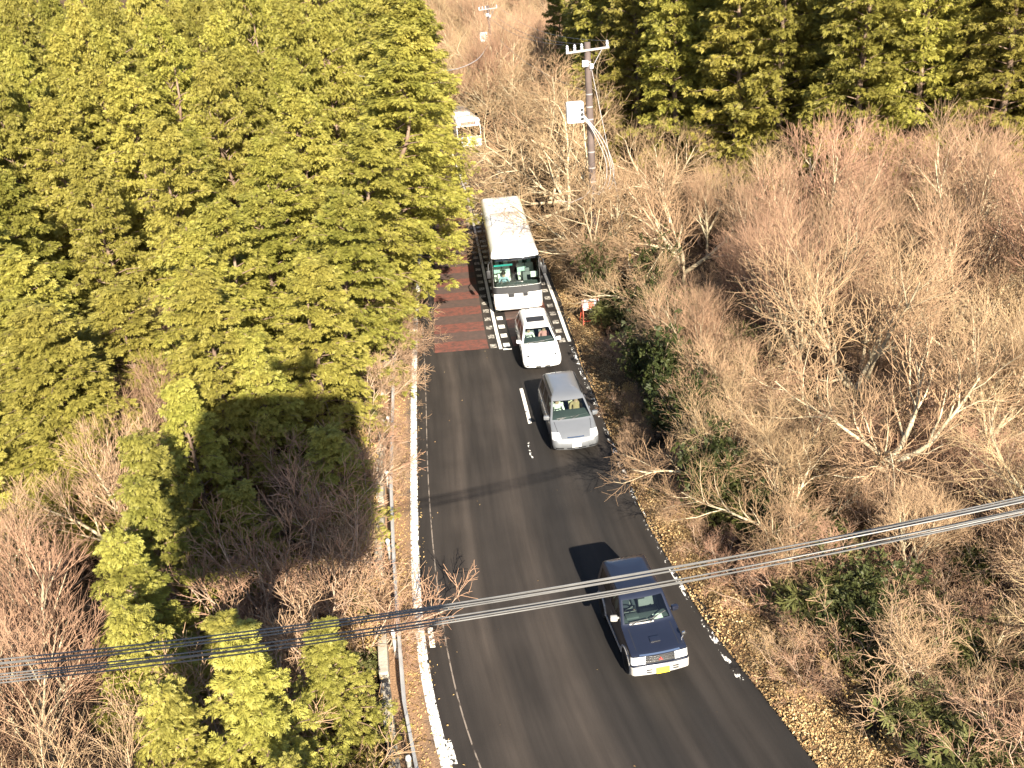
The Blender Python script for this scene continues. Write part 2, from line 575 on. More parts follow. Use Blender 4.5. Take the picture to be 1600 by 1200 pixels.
def shoulder_mat():
    mt, nt, b = new_mat('shoulder_dirt')
    uv = N(nt, 'ShaderNodeUVMap'); uv.uv_map = 'road'
    sep = N(nt, 'ShaderNodeSeparateXYZ'); nt.links.new(uv.outputs[0], sep.inputs[0])
    tc = N(nt, 'ShaderNodeTexCoord')
    n1 = N(nt, 'ShaderNodeTexNoise'); n1.inputs['Scale'].default_value = 1.6; n1.inputs['Detail'].default_value = 8
    n2 = N(nt, 'ShaderNodeTexNoise'); n2.inputs['Scale'].default_value = 22; n2.inputs['Detail'].default_value = 6
    for n in (n1, n2): nt.links.new(tc.outputs['Object'], n.inputs['Vector'])
    ad = N(nt, 'ShaderNodeMath', operation='MULTIPLY_ADD'); ad.inputs[1].default_value = 1.1
    nt.links.new(n1.outputs[0], ad.inputs[0]); nt.links.new(sep.outputs[0], ad.inputs[2])
    # uv x runs from 0 at the rail towards the line: dirt drifts lie near the rail
    f = ramp(nt, ad.outputs[0], [(.0, 1.0), (1.0, 1.0)])
    mp = N(nt, 'ShaderNodeMapRange'); mp.inputs[1].default_value = .95; mp.inputs[2].default_value = 1.45; mp.inputs[3].default_value = 1; mp.inputs[4].default_value = 0
    nt.links.new(ad.outputs[0], mp.inputs[0])
    dirt = ramp(nt, n2.outputs[0], [(.3, (.15, .085, .045)), (.7, (.33, .20, .11))])
    asp = ramp(nt, n2.outputs[0], [(.3, (.045, .036, .03)), (.7, (.085, .068, .056))])
    nt.links.new(mixc(nt, mp.outputs[0], asp, dirt), b.inputs['Base Color'])
    b.inputs['Roughness'].default_value = .9
    bp = N(nt, 'ShaderNodeBump'); bp.inputs['Strength'].default_value = .6; bp.inputs['Distance'].default_value = .03
    nt.links.new(n2.outputs[0], bp.inputs['Height']); nt.links.new(bp.outputs[0], b.inputs['Normal'])
    return mt


M['shoulder'] = shoulder_mat()
road = strip_obj('road', M['asphalt'], lambda y: left_line(y) - .10, asph_r, -25, 150, 0.0, nu=14, uvref=mid_x)
tag(road, None, None, None, 'structure')
sh = strip_obj('road_shoulder', M['shoulder'], lambda y: rail_x(y) - .5, lambda y: left_line(y) - .10, -25, 150, 0.0, nu=6, uvref=lambda y: rail_x(y) - .1)
tag(sh, None, None, None, 'structure')

strip_obj('edge_line', M['white_line'], lambda y: left_line(y) - .085, lambda y: left_line(y) + .085, -25, 150, .008, road)
strip_obj('edge_line', M['white_line_ragged'], lambda y: left_line(y) - .125, lambda y: left_line(y) + .125, -25, 150, .004, road)
strip_obj('edge_line', M['white_scraps'], lambda y: right_line(y) - .07, lambda y: right_line(y) + .08, 16.5, 38.6, .004, road)
strip_obj('edge_line', M['white_line'], lambda y: right_line(y) - .08, lambda y: right_line(y) + .08, 38.9, 80, .008, road)
strip_obj('road_seam', M['seam'], lambda y: seam_x(y) - .018, lambda y: seam_x(y) + .018, -20, 43, .004, road, step=.4)
# red and brown anti-skid bands in both lanes
for k in range(20):
    y0 = 38.9 + 2.42 * k
    for a, c in ((lambda y: left_line(y) + .95, lambda y: mid_x(y) - .55), (lambda y: mid_x(y) + .62, lambda y: right_line(y) - .62)):
        strip_obj('red_band', M['red_band'], a, c, y0, y0 + 1.25, .004, road)
        strip_obj('brown_band', M['brown_band'], a, c, y0 + 1.25, y0 + 2.42, .004, road)
strip_obj('centre_line', M['white_line'], lambda y: mid_x(y) - .075, lambda y: mid_x(y) + .075, 38.7, 90, .008, road)
for k in range(34):
    y0 = 38.9 + 1.22 * k
    strip_obj('centre_dash', M['white_line'], lambda y: mid_x(y) + .16, lambda y: mid_x(y) + .46, y0, y0 + .48, .008, road)
    strip_obj('centre_dash', M['white_dash'], lambda y: mid_x(y) - .46, lambda y: mid_x(y) - .16, y0, y0 + .48, .008, road)
    strip_obj('edge_dash', M['white_dash'], lambda y: right_line(y) - .48, lambda y: right_line(y) - .18, y0, y0 + .5, .008, road)
cross = lambda y: mid_x(y) + .16
strip_obj('centre_dash', M['white_line'], lambda y: mid_x(y) + .1, lambda y: mid_x(y) + .5, 38.55, 38.72, .008, road)
strip_obj('centre_dash', M['white_line_worn'], lambda y: mid_x(y) + .31, lambda y: mid_x(y) + .45, 30.9, 34.2, .008, road)
strip_obj('centre_dash', M['white_scraps'], lambda y: mid_x(y) + .10, lambda y: mid_x(y) + .20, 28.2, 29.6, .006, road)
strip_obj('edge_dash', M['white_line_ragged'], lambda y: left_line(y) + .22, lambda y: left_line(y) + .36, 18.6, 19.4, .006, road)
strip_obj('edge_dash', M['white_line_ragged'], lambda y: left_line(y) + .12, lambda y: left_line(y) + .26, 14.7, 15.4, .006, road)

# ------------------------------------------------------------------ right verge of dead leaves
def verge_z(u, Y):
    return .012 + .16 * np.sin(np.clip(u, 0, 1) * PI) * (1 + .35 * np.sin(Y * 2.1 + 3 * u)) + .10 * u


M['verge'] = simple('leaf_litter', (.13, .08, .042), .95, noise=.55, nscale=2.2, bump=1.0, spec=.1)


def litter_leaf_mat():
    mt, nt, b = new_mat('litter_leaf')
    ge = N(nt, 'ShaderNodeNewGeometry')
    tc = N(nt, 'ShaderNodeTexCoord')
    no = N(nt, 'ShaderNodeTexNoise'); no.inputs['Scale'].default_value = .7; no.inputs['Detail'].default_value = 5
    nt.links.new(tc.outputs['Object'], no.inputs['Vector'])
    c = ramp(nt, ge.outputs['Random Per Island'], [(0, (.12, .065, .032)), (.3, (.27, .165, .075)), (.7, (.42, .285, .13)), (1, (.52, .40, .22))])
    v = ramp(nt, no.outputs[0], [(.35, .55), (.65, 1.2)])
    nt.links.new(mixc(nt, 1.0, c, v, 'MULTIPLY'), b.inputs['Base Color'])
    b.inputs['Roughness'].default_value = .8
    b.inputs['Specular IOR Level'].default_value = .2
    return mt


M['litter_leaf'] = litter_leaf_mat()
vw = lambda y: .55 + .5 * (y < 17) * min(1, (17 - y) / 4) + .28 * np.sin(y * .35 + 1) + .18 * np.sin(y * 1.1)
verge = strip_obj('verge', M['verge'], lambda y: asph_r(y) - .12 + .08 * math.sin(y * 1.7), lambda y: asph_r(y) + vw(y) + .6, -20, 100, 0, nu=8, zfun=verge_z)
tag(verge, None, None, None, 'structure')


def leaf_quads(P, size, mat, name, label, up=.6, curl=.25, seed=1):
    """one dead leaf = two triangles folded on the midrib"""
    r = np.random.default_rng(seed)
    n = len(P)
    a = r.uniform(0, 2 * PI, n)
    tilt = r.normal(0, up, (n, 2))
    nrm = np.stack([tilt[:, 0], tilt[:, 1], np.ones(n)], -1); nrm /= np.linalg.norm(nrm, axis=1)[:, None]
    d = np.stack([np.cos(a), np.sin(a), np.zeros(n)], -1)
    d -= nrm * (d * nrm).sum(1)[:, None]; d /= np.linalg.norm(d, axis=1)[:, None]
    w = np.cross(nrm, d)
    s = size * r.uniform(.5, 1.4, n)[:, None]
    v0 = P - d * s; v2 = P + d * s
    v1 = P + w * s * .5 + nrm * s * curl; v3 = P - w * s * .5 + nrm * s * curl
    V = np.stack([v0, v1, v2, v3], 1).reshape(-1, 3)
    F = np.arange(4 * n).reshape(n, 4)
    T = np.concatenate([F[:, [0, 1, 2]], F[:, [0, 2, 3]]])
    o = link(bpy.data.objects.new(name, mesh_arrays(name, V, T, mat)))
    tag(o, label, 'leaves', None, 'stuff')
    return o


n = 78000
yy = 12 + 48 * rng.random(n) ** 2.9
uu = rng.random(n)
xx = asph_r(yy) - .05 + np.clip(rng.normal(.45, .33, n), -.18, 1.5) * np.array([vw(y) + .4 for y in yy])
u_ = np.clip((xx - asph_r(yy) + .12) / (np.array([vw(y) for y in yy]) + .72), 0, 1)
zz = verge_z(u_, yy) + rng.uniform(0, .05, n)
leaf_quads(np.stack([xx, yy, zz], -1), .036, M['litter_leaf'], 'fallen_leaves', 'dry golden leaves heaped along the right edge of the road', seed=3)
n = 90
yy = rng.uniform(9, 60, n)
tt = rng.beta(.45, .45, n)
xx = left_line(yy) + (asph_r(yy) - left_line(yy)) * tt
leaf_quads(np.stack([xx, yy, np.full(n, .016)], -1), .026, M['litter_leaf'], 'fallen_leaves', 'single blown leaves scattered on the asphalt', seed=9)
n = 5200
yy = rng.uniform(10, 48, n)
xx = rail_x(yy) - .1 + np.abs(rng.normal(0, .4, n))
leaf_quads(np.stack([xx, yy, np.full(n, .02)], -1), .035, M['leaf_dry'], 'fallen_leaves', 'brown leaf crumbs drifted on the left shoulder beside the guardrail', seed=4)

# ------------------------------------------------------------------ guardrail and kerb wall on the left
M['galv'] = simple('galvanised_steel', (.42, .41, .39), .55, .35, noise=.2, nscale=2)
M['white_cap'] = simple('white_reflector', (.8, .8, .8), .4, noise=.05)
M['concrete'] = simple('weathered_concrete', (.30, .27, .22), .9, noise=.35, nscale=1.6, bump=.6)
gr = empty('guardrail', (-3.5, 20, 0))
tag(gr, 'grey steel guardrail on short posts along the left edge of the road', 'guardrail')
off = Vector((-3.5, 20, 0))
mb = MB()
prof = [(0.0, .42), (.06, .46), (.06, .52), (.0, .56), (.0, .60), (.06, .64), (.06, .70), (.0, .745), (-.02, .745), (-.02, .42)]
yy = np.arange(4, 110, .5)
for y in yy:
    for (dx, z) in prof:
        mb.v.append((float(rail_x(y)) + dx - off.x, y - off.y, z))
npf = len(prof)
for i in range(len(yy) - 1):
    for k in range(npf):
        k2 = (k + 1) % npf
        mb.f.append((i * npf + k, (i + 1) * npf + k, (i + 1) * npf + k2, i * npf + k2))
mb.build('rail', M['galv'], gr, smooth=40)
for k in range(24):
    y = 14.2 + 4.15 * (k - 2)
    x = float(rail_x(y)) - .12
    p = MB().tube([(x - off.x, y - off.y, -.4), (x - off.x, y - off.y, .80)], .055, 10).build('post', M['galv'], gr, smooth=40)
    MB().lathe([(.06, .80), (.065, .84), (.05, .885), (.0, .90)], (x - off.x, y - off.y, 0), 'z', 10).build('cap', M['white_cap'], p, smooth=50)
kw = empty('kerb_wall', (-4, 20, 0))
tag(kw, 'low mossy concrete kerb blocks behind the guardrail', 'kerb')
for k in range(30):
    y = 9 + 2.08 * k
    if k in (5, 11, 17): continue
    x = float(rail_x(y + .9)) - .42
    ang = math.atan2(float(rail_x(y + 1.8)) - float(rail_x(y)), 1.8)
    MB().box((x + 4 + rng.uniform(-.04, .04), y + .9 - 20, .12 + rng.uniform(-.03, .03)), (.24, 1.8 + rng.uniform(-.2, .1), .62), Matrix.Rotation(-ang, 3, 'Z'), .03).build('block', M['concrete'], kw)

# ------------------------------------------------------------------ vehicle shell
M['paint_white'] = simple('white_car_paint', (.74, .74, .73), .25, 0, .8, noise=.03)
M['paint_silver'] = simple('silver_car_paint', (.20, .21, .225), .34, .45, .7, noise=.03)
M['paint_blue'] = simple('dark_blue_car_paint', (.0125, .0155, .029), .28, .2, .7, noise=.08)
M['grey_trim'] = simple('grey_plastic_trim', (.30, .285, .27), .6, noise=.08)
M['black_trim'] = simple('black_plastic', (.018, .018, .02), .5, noise=.1)
M['dark_int'] = simple('dark_interior', (.035, .036, .038), .8)
M['dash'] = simple('dashboard', (.075, .085, .085), .7)
M['seat_grey'] = simple('grey_seat_fabric', (.16, .16, .165), .9)
M['seat_beige'] = simple('beige_seat_fabric', (.50, .43, .31), .9)
M['seat_white'] = simple('white_seat_cover', (.72, .70, .64), .9)
M['tyre'] = simple('tyre_rubber', (.02, .02, .02), .85, noise=.2)
M['rim'] = simple('alloy_rim', (.35, .35, .36), .35, .7)
M['chrome'] = simple('chrome', (.75, .75, .75), .15, 1.0, noise=.02)
M['lamp'] = simple('headlamp_lens', (.72, .74, .75), .12, .3, .9, noise=.1, nscale=14)
M['lamp_amber'] = simple('amber_lens', (.7, .28, .05), .2, 0, .5)
M['lamp_red'] = simple('red_lens', (.5, .02, .02), .2, 0, .5)
M['plate_yellow'] = simple('yellow_plate', (.75, .60, .05), .4, noise=.02)
M['plate_white'] = simple('white_plate', (.75, .75, .72), .4, noise=.02)
M['plate_green'] = simple('plate_green_marks', (.04, .16, .10), .5)
M['glass'] = glass_mat('windscreen_glass', (.60, .70, .66))
M['glass_dark'] = glass_mat('tinted_glass', (.10, .12, .12))
M['glass_teal'] = glass_mat('teal_sun_strip', (.30, .48, .47))
M['teal'] = simple('teal_visor', (.03, .36, .33), .4)
M['red_emblem'] = simple('red_emblem', (.55, .03, .02), .3, 0, .5)
M['paper'] = simple('white_paper', (.8, .8, .76), .8)
M['skin'] = simple('skin', (.45, .28, .20), .6, noise=.05)
M['hair'] = simple('dark_hair', (.02, .016, .014), .6)


class Shell:
    """a body as a stack of rounded plan outlines; keys = (z, yf, yb, hwf, hwb, rf, rb, bowf, bowb)"""
    def __init__(self, keys, wheels=(), arch=.36, ts_extra=(), zs_extra=(), dz=.09, nf=12, ns=44):
        self.k = np.array(keys, float)
        self.w = wheels; self.arch = arch
        ts = set()
        for s in range(8):
            nn = {0: nf, 2: ns, 4: nf, 6: ns}.get(s, 6)
            for i in range(nn): ts.add(round(s + i / nn, 5))
        for t in ts_extra: ts.add(round(t % 8, 5))
        self.ts = sorted(ts)
        zs = set(round(z, 4) for z in self.k[:, 0])
        kz = self.k[:, 0]
        for a, b in zip(kz[:-1], kz[1:]):
            nn = max(1, int(math.ceil((b - a) / dz)))
            for i in range(nn): zs.add(round(a + (b - a) * i / nn, 4))
        for z in zs_extra: zs.add(round(z, 4))
        self.zs = sorted(zs)

    def P(self, t, z):
        q = [np.interp(z, self.k[:, 0], self.k[:, i]) for i in range(1, 9)]
        yf, yb, hf, hb, rf, rb, bf, bb = q
        t = t % 8
        s = int(t); f = t - s
        af, ab = max(hf - rf, .01), max(hb - rb, .01)
        cf = yf + bf * (af / hf) ** 2 + rf
        cb = yb - bb * (ab / hb) ** 2 - rb
        h = f * PI / 2
        if s == 0: x = -af + 2 * af * f; y = yf + bf * (x / hf) ** 2
        elif s == 1: x = af + rf * math.sin(h); y = cf - rf * math.cos(h)
        elif s == 2: x = (af + rf) + ((ab + rb) - (af + rf)) * f; y = cf + (cb - cf) * f
        elif s == 3: x = ab + rb * math.cos(h); y = cb + rb * math.sin(h)
        elif s == 4: x = ab - 2 * ab * f; y = yb - bb * (x / hb) ** 2
        elif s == 5: x = -(ab + rb * math.sin(h)); y = cb + rb * math.cos(h)
        elif s == 6: x = -((ab + rb) + ((af + rf) - (ab + rb)) * f); y = cb + (cf - cb) * f
        else: x = -(af + rf * math.cos(h)); y = cf - rf * math.sin(h)
        zz = z
        if s in (2, 6, 1, 7):
            for wy in self.w:
                d = abs(y - wy)
                if d < self.arch:
                    zz = max(zz, min(.32 + math.sqrt(max(self.arch ** 2 - d * d, 0)), self.k[-3, 0]))
        return Vector((x, y, zz))

    def inpatch(self, t, z, pt):
        t0, t1, z0, z1 = pt
        if not (z0 - 1e-6 <= z <= z1 + 1e-6): return False
        return ((t - t0) % 8) <= (t1 - t0) + 1e-6

    def body(self, name, mat, parent, cuts=(), cap=True):
        v = []; f = []
        nt_, nz = len(self.ts), len(self.zs)
        for z in self.zs:
            for t in self.ts: v.append(tuple(self.P(t, z)))
        for j in range(nz - 1):
            zc = (self.zs[j] + self.zs[j + 1]) / 2
            for i in range(nt_):
                a = self.ts[i]; b = self.ts[(i + 1) % nt_]
                if b < a: b += 8
                tcen = ((a + b) / 2) % 8
                if any(self.inpatch(tcen, zc, c) for c in cuts): continue
                i2 = (i + 1) % nt_
                f.append((j * nt_ + i, j * nt_ + i2, (j + 1) * nt_ + i2, (j + 1) * nt_ + i))
        if cap: f.append(tuple((nz - 1) * nt_ + i for i in range(nt_)))
        mb = MB(); mb.v = v; mb.f = f
        return mb.build(name, mat, parent, smooth=38)

    def patch(self, name, mat, parent, pt, off=.006, nt=None, label=None, thick=.0, smooth=38):
        t0, t1, z0, z1 = pt
        tt = [t for t in ([t0, t1] + [s + o for s in self.ts for o in (-8, 0, 8)]) if t0 - 1e-6 <= t <= t1 + 1e-6]
        tt = sorted(set(round(x, 5) for x in tt))
        zz = sorted(set([round(z0, 4), round(z1, 4)] + [z for z in self.zs if z0 <= z <= z1]))
        mb = MB()
        for z in zz:
            for t in tt:
                p = self.P(t, z)
                e = .004
                du = self.P(t + e, z) - self.P(t - e, z)
                dv = self.P(t, min(z + .01, self.zs[-1])) - self.P(t, max(z - .01, self.zs[0]))
                nn = du.cross(dv)
                if nn.length > 1e-12: nn.normalize()
                p = p + nn * off
                mb.v.append(tuple(p))
        n = len(tt)
        for j in range(len(zz) - 1):
            for i in range(n - 1):
                mb.f.append((j * n + i, j * n + i + 1, (j + 1) * n + i + 1, (j + 1) * n + i))
        return mb.build(name, mat, parent, smooth=smooth, label=label)


def wheel(parent, x, y, r=.30, w=.18, side=1):
    hub = MB().lathe([(r * .62, -w / 2), (r * .92, -w / 2), (r, -w * .3), (r, w * .3), (r * .92, w / 2), (r * .62, w / 2), (r * .6, 0), (r * .62, -w / 2)], (x, y, r), 'x', 24)
    t = hub.build('wheel', M['tyre'], parent, smooth=35)
    o = side * w * .42
    mb = MB().lathe([(.0, o), (r * .16, o), (r * .18, o - side * .02), (r * .18, o - side * .06)], (x, y, r), 'x', 16)
    mb.lathe([(r * .64, o), (r * .56, o), (r * .54, o - side * .05)], (x, y, r), 'x', 24)
    for k in range(6):
        a = 2 * PI * k / 6
        d = Vector((0, math.cos(a), math.sin(a)))
        mb.tube([Vector((x + o - side * .02, y, r)) + d * r * .12, Vector((x + o - side * .02, y, r)) + d * r * .6], .028, 5)
    mb.build('rim', M['rim'], t, smooth=35)
    return t


def seat(parent, x, y, z, mat, w=.5):
    mb = MB()
    mb.box((x, y - .22, z + .06), (w, .5, .14), None, .04)
    mb.box((x, y + .10, z + .40), (w, .14, .62), Matrix.Rotation(R(-14), 3, 'X'), .05)
    mb.box((x, y + .20, z + .80), (w * .5, .10, .20), Matrix.Rotation(R(-10), 3, 'X'), .04)
    return mb.build('seat', mat, parent, smooth=45)


def steering(parent, x, y, z, r=.18):
    mb = MB()
    pts = []
    for k in range(21):
        a = 2 * PI * k / 20
        pts.append((x + r * math.cos(a), y + r * .35 * math.sin(a) * -1, z + r * .93 * math.sin(a)))
    mb.tube(pts, .016, 6, cap=False)
    mb.tube([(x, y - .02, z), (x, y - .3, z - .12)], .03, 6)
    mb.tube([(x - r, y, z), (x + r, y, z)], .018, 5)
    return mb.build('steering_wheel', M['black_trim'], parent, smooth=45)


def mirror(parent, x, y, z, mat, side, w=.2, h=.14):
    mb = MB()
    mb.box((x + side * w * .5, y, z), (w, .12, h), Matrix.Rotation(side * R(12), 3, 'Z'), .045)
    mb.tube([(x - side * .06, y + .03, z - h * .25), (x + side * .06, y + .02, z - h * .2)], .03, 6)
    return mb.build('wing_mirror', mat, parent, smooth=45)


def wiper(parent, a, b, piv):
    mb = MB()
    mb.tube([a, b], .011, 5)
    mid = (Vector(a) + Vector(b)) / 2
    mb.tube([piv, mid + Vector((0, -.012, .01))], .013, 5)
    return mb.build('wiper', M['black_trim'], parent)


def person(name, loc, shirt, label, reach=.42, rz=0.0, wheel_z=.36, group=None, scale=1.0):
    """a seated figure: one skinned body, arms reaching forward (-y), hair as its child"""
    me = bpy.data.meshes.new('person')
    V = [(0, 0, .08), (0, .03, .28), (0, .05, .46), (0, .04, .56), (0, .02, .68), (0, .0, .78),
         (-.11, -.05, .06), (-.13, -.42, .10), (-.13, -.50, -.28),
         (.11, -.05, .06), (.13, -.42, .10), (.13, -.50, -.28),
         (-.19, .04, .48), (-.25, -.06, .24), (-.14, -reach, wheel_z), (-.12, -reach - .07, wheel_z + .03),
         (.19, .04, .48), (.25, -.06, .24), (.14, -reach, wheel_z), (.12, -reach - .07, wheel_z + .03), (0, -.075, .66)]
    E = [(0, 1), (1, 2), (2, 3), (3, 4), (4, 5), (0, 6), (6, 7), (7, 8), (0, 9), (9, 10), (10, 11), (2, 12), (12, 13), (13, 14), (14, 15), (2, 16), (16, 17), (17, 18), (18, 19), (4, 20)]
    Rr = [.14, .135, .13, .055, .095, .075, .085, .065, .05, .085, .065, .05, .06, .045, .033, .036, .06, .045, .033, .036, .03]
    me.from_pydata(V, E, [])
    o = bpy.data.objects.new('tmp', me)
    COL.objects.link(o)
    o.modifiers.new('skin', 'SKIN')
    o.modifiers.new('sub', 'SUBSURF').levels = 1
    for i, r in enumerate(Rr):
        sv = me.skin_vertices[0].data[i]
        sv.radius = (r, r)
        sv.use_root = (i == 0)
    dg = bpy.context.evaluated_depsgraph_get()
    m2 = bpy.data.meshes.new_from_object(o.evaluated_get(dg))
    bpy.data.objects.remove(o)
    m2.name = 'person'
    m2.materials.clear()
    m2.materials.append(shirt); m2.materials.append(M['skin']); m2.materials.append(M['dark_int'])
    for p in m2.polygons:
        c = p.center
        p.use_smooth = True
        if c.z > .55 or (c.y < -reach + .06 and c.z > .2): p.material_index = 1
        elif c.z < .15 and c.y < -.03: p.material_index = 2
        else: p.material_index = 0
    ob = bpy.data.objects.new(name, m2)
    link(ob)
    ob.location = loc; ob.rotation_euler = (0, 0, rz)
    ob.scale = (scale,) * 3
    tag(ob, label, 'person', group)
    mb = MB()
    mb.lathe([(.108, .68), (.115, .74), (.10, .81), (.06, .85), (0, .862)], (0, .025, 0), 'z', 14)
    hb = mb.build('hair', M['hair'], ob, smooth=60)
    for (dx) in (-.034, .034):
        MB().lathe([(0, -.012), (.013, -.006), (.013, .006), (0, .012)], (dx, -.083, .705), 'y', 8).build('eye', M['black_trim'], ob, smooth=60)
    return ob


def local(root, p):
    c, s = math.cos(root.rotation_euler.z), math.sin(root.rotation_euler.z)
    return (root.location.x + p[0] * c - p[1] * s, root.location.y + p[0] * s + p[1] * c, root.location.z + p[2])


M['shirt_white'] = simple('white_shirt', (.7, .69, .66), .9)
M['shirt_blue'] = simple('pale_blue_shirt', (.30, .40, .48), .9)
M['shirt_dark'] = simple('dark_jacket', (.03, .035, .045), .9)
M['shirt_tan'] = simple('tan_coat', (.36, .25, .14), .9)
M['shirt_pink'] = simple('pink_top', (.55, .25, .25), .9)

def seams(S, r, ts, z0, z1, zh0, zh1, xh=.07):
    for t in ts:
        for a in (t, 8 - t + 0.0):
            S.patch('door_gap', M['black_trim'], r, (a - .0035, a + .0035, z0, z1), .003)
    for a in (xh, 1 - xh):
        S.patch('bonnet_gap', M['black_trim'], r, (a - .006, a + .006, zh0, zh1), .003)


# ------------------------------------------------------------------ blue off-roader
def blue_suv():
    r = empty('off_road_car', (3.02, 16.62, 0), .1457)
    tag(r, 'small dark blue off-roader with silver bumper and yellow plate, nearest on the road', 'car')
    K = [(.24, .16, 3.14, .62, .64, .12, .10, .05, .02), (.30, .03, 3.24, .70, .69, .12, .10, .06, .02), (.36, .0, 3.26, .725, .71, .10, .10, .06, .02),
         (.56, .0, 3.26, .725, .715, .10, .10, .06, .02), (.60, .03, 3.26, .72, .715, .09, .10, .05, .02), (.61, .075, 3.26, .715, .715, .07, .10, .045, .02),
         (.845, .10, 3.26, .705, .715, .07, .10, .045, .02), (.875, .14, 3.26, .70, .715, .07, .10, .05, .02), (.895, .22, 3.26, .695, .715, .07, .10, .05, .02),
         (.99, .72, 3.26, .69, .71, .07, .10, .04, .02), (1.035, .96, 3.25, .685, .70, .06, .10, .03, .02), (1.06, 1.0, 3.25, .68, .70, .06, .10, .05, .02),
         (1.09, 1.03, 3.24, .672, .69, .06, .09, .05, .02), (1.50, 1.47, 3.16, .585, .60, .06, .08, .045, .02), (1.56, 1.55, 3.13, .565, .58, .06, .08, .05, .02),
         (1.605, 1.66, 3.06, .525, .54, .06, .08, .05, .02), (1.635, 1.86, 2.88, .42, .43, .06, .08, .03, .02), (1.645, 2.15, 2.6, .2, .2, .05, .05, .0, .0)]
    ws = (.02, .98, 1.09, 1.49); cuts = [ws]
    sw = [(2.03, 2.40, 1.12, 1.47), (2.45, 2.93, 1.12, 1.47)]
    lw = [(8 - b + 4 - 0 - 2 + 2 - 4 + 0, 0, 0, 0) for (a, b, c, d) in sw]
    left = [(6 + (1 - (b - 2)), 6 + (1 - (a - 2)), c, d) for (a, b, c, d) in sw]
    rear = (4.08, 4.92, 1.12, 1.46)
    cuts += sw + left + [rear]
    te = [x for c in cuts for x in c[:2]] + [-.55, .22, .78, 1.55, .26, .74]
    ze = [x for c in cuts for x in c[2:]] + [.63, .83, .40, .54]
    S = Shell(K, wheels=(.60, 2.80), arch=.39, ts_extra=te, zs_extra=ze)
    S.body('body', M['paint_blue'], r, cuts)
    seams(S, r, (2.015, 2.425), .60, 1.08, .90, 1.03)
    S.patch('windscreen', M['glass'], r, ws, -.006)
    for c in sw + left: S.patch('side_window', M['glass_dark'], r, c, -.006)
    S.patch('rear_window', M['glass_dark'], r, rear, -.006)
    S.patch('bumper', M['grey_trim'], r, (-1.0, 2.0, .36, .585), .012)
    for (a, b) in ((-.95, .215), (.785, 1.95)): S.patch('headlight', M['lamp'], r, (a, b, .625, .835), .008)
    g = S.patch('grille', M['black_trim'], r, (.225, .775, .63, .835), .010)
    mb = MB()
    for z in (.67, .73, .79):
        mb.box((0, .065, z), (.74, .02, .018))
    mb.build('grille_bar', M['chrome'], g)
    # three red diamonds
    em = MB()
    for a in (90, 210, 330):
        d = Vector((math.cos(R(a)), 0, math.sin(R(a))))
        e = Vector((-d.z, 0, d.x))
        pts = [d * .004, d * .032 + e * .016, d * .060, d * .032 - e * .016]
        c = Vector((0, .048, .735))
        em.add([c + p for p in pts] + [c + p + Vector((0, .01, 0)) for p in pts], [(3, 2, 1, 0), (4, 5, 6, 7), (0, 1, 5, 4), (1, 2, 6, 5), (2, 3, 7, 6), (3, 0, 4, 7)])
    em.build('emblem', M['red_emblem'], g)
    pl = MB().box((.03, -.035, .455), (.33, .02, .165), None, .006).build('number_plate', M['plate_yellow'], r)
    for dx in (-.30, .36):
        for z in (.43, .50): MB().box((dx, -.005, z), (.14, .02, .022)).build('bumper_slot', M['black_trim'], r)
    for x in (-.52, .54):
        MB().lathe([(0, -.03), (.055, -.028), (.06, .0), (.06, .03)], (x, .02, .465), 'y', 14).build('fog_lamp', M['lamp'], r, smooth=50)
    # bonnet scoop
    sc = MB()
    sc.box((0, .50, .966), (.26, .16, .05), Matrix.Rotation(R(10), 3, 'X'), .02)
    sc = sc.build('bonnet_scoop', M['paint_blue'], r, smooth=40)
    MB().box((0, .418, .962), (.22, .012, .026)).build('slot', M['black_trim'], sc)
    S.patch('cowl', M['grey_trim'], r, (.12, .62, 1.062, 1.086), .012)
    S.patch('bonnet_lip', M['chrome'], r, (.10, .90, .848, .872), .008)
    # arch flares and sills in grey
    for sx in (-1, 1):
        for wy in (.60, 2.80):
            pts = []
            for k in range(15):
                a = PI * (k / 14)
                pts.append((sx * .712, wy - .40 * math.cos(a), .32 + .40 * math.sin(a)))
            MB().tube(pts, .032, 6).build('arch_flare', M['grey_trim'], r, smooth=50)
        MB().box((sx * .70, 1.70, .34), (.06, 1.35, .12), None, .02).build('sill', M['grey_trim'], r)
        for wy in (.60, 2.80): wheel(r, sx * .63, wy, .33, .19, sx)
        mirror(r, sx * .70, 1.30, 1.14, M['grey_trim'] if sx < 0 else M['paint_blue'], sx, .19, .15)
        MB().box((sx * .718, 1.78, .93), (.02, .16, .03), None, .008).build('door_handle', M['black_trim'], r)
    # stubby bonnet mirror on the left wing
    mb = MB(); mb.tube([(.66, .42, .93), (.70, .38, 1.06)], .015, 6); mb.lathe([(0, -.04), (.055, -.03), (.06, .0), (.03, .03), (0, .035)], (.70, .38, 1.10), 'y', 12)
    mb.build('wing_mirror', M['chrome'], r, smooth=45)
    wiper(r, (-.46, 1.05, 1.115), (.02, 1.06, 1.125), (-.42, 1.0, 1.08)); wiper(r, (.06, 1.05, 1.12), (.50, 1.16, 1.21), (.06, 1.0, 1.08))
    MB().box((0, 1.75, .50), (1.20, 2.4, .25)).build('underbody', M['dark_int'], r)
    mb = MB(); mb.box((0, 1.22, .93), (1.24, .42, .26), Matrix.Rotation(R(6), 3, 'X'), .05); mb.box((-.32, 1.33, 1.06), (.34, .2, .1), None, .04)
    mb.build('dashboard', M['dash'], r, smooth=45)
    MB().box((.30, 1.16, 1.075), (.24, .17, .02), Matrix.Rotation(R(8), 3, 'X')).build('paper', M['paper'], r)
    steering(r, -.32, 1.50, 1.08, .17)
    seat(r, -.32, 2.05, .55, M['seat_grey']); seat(r, .32, 2.05, .55, M['seat_grey'])
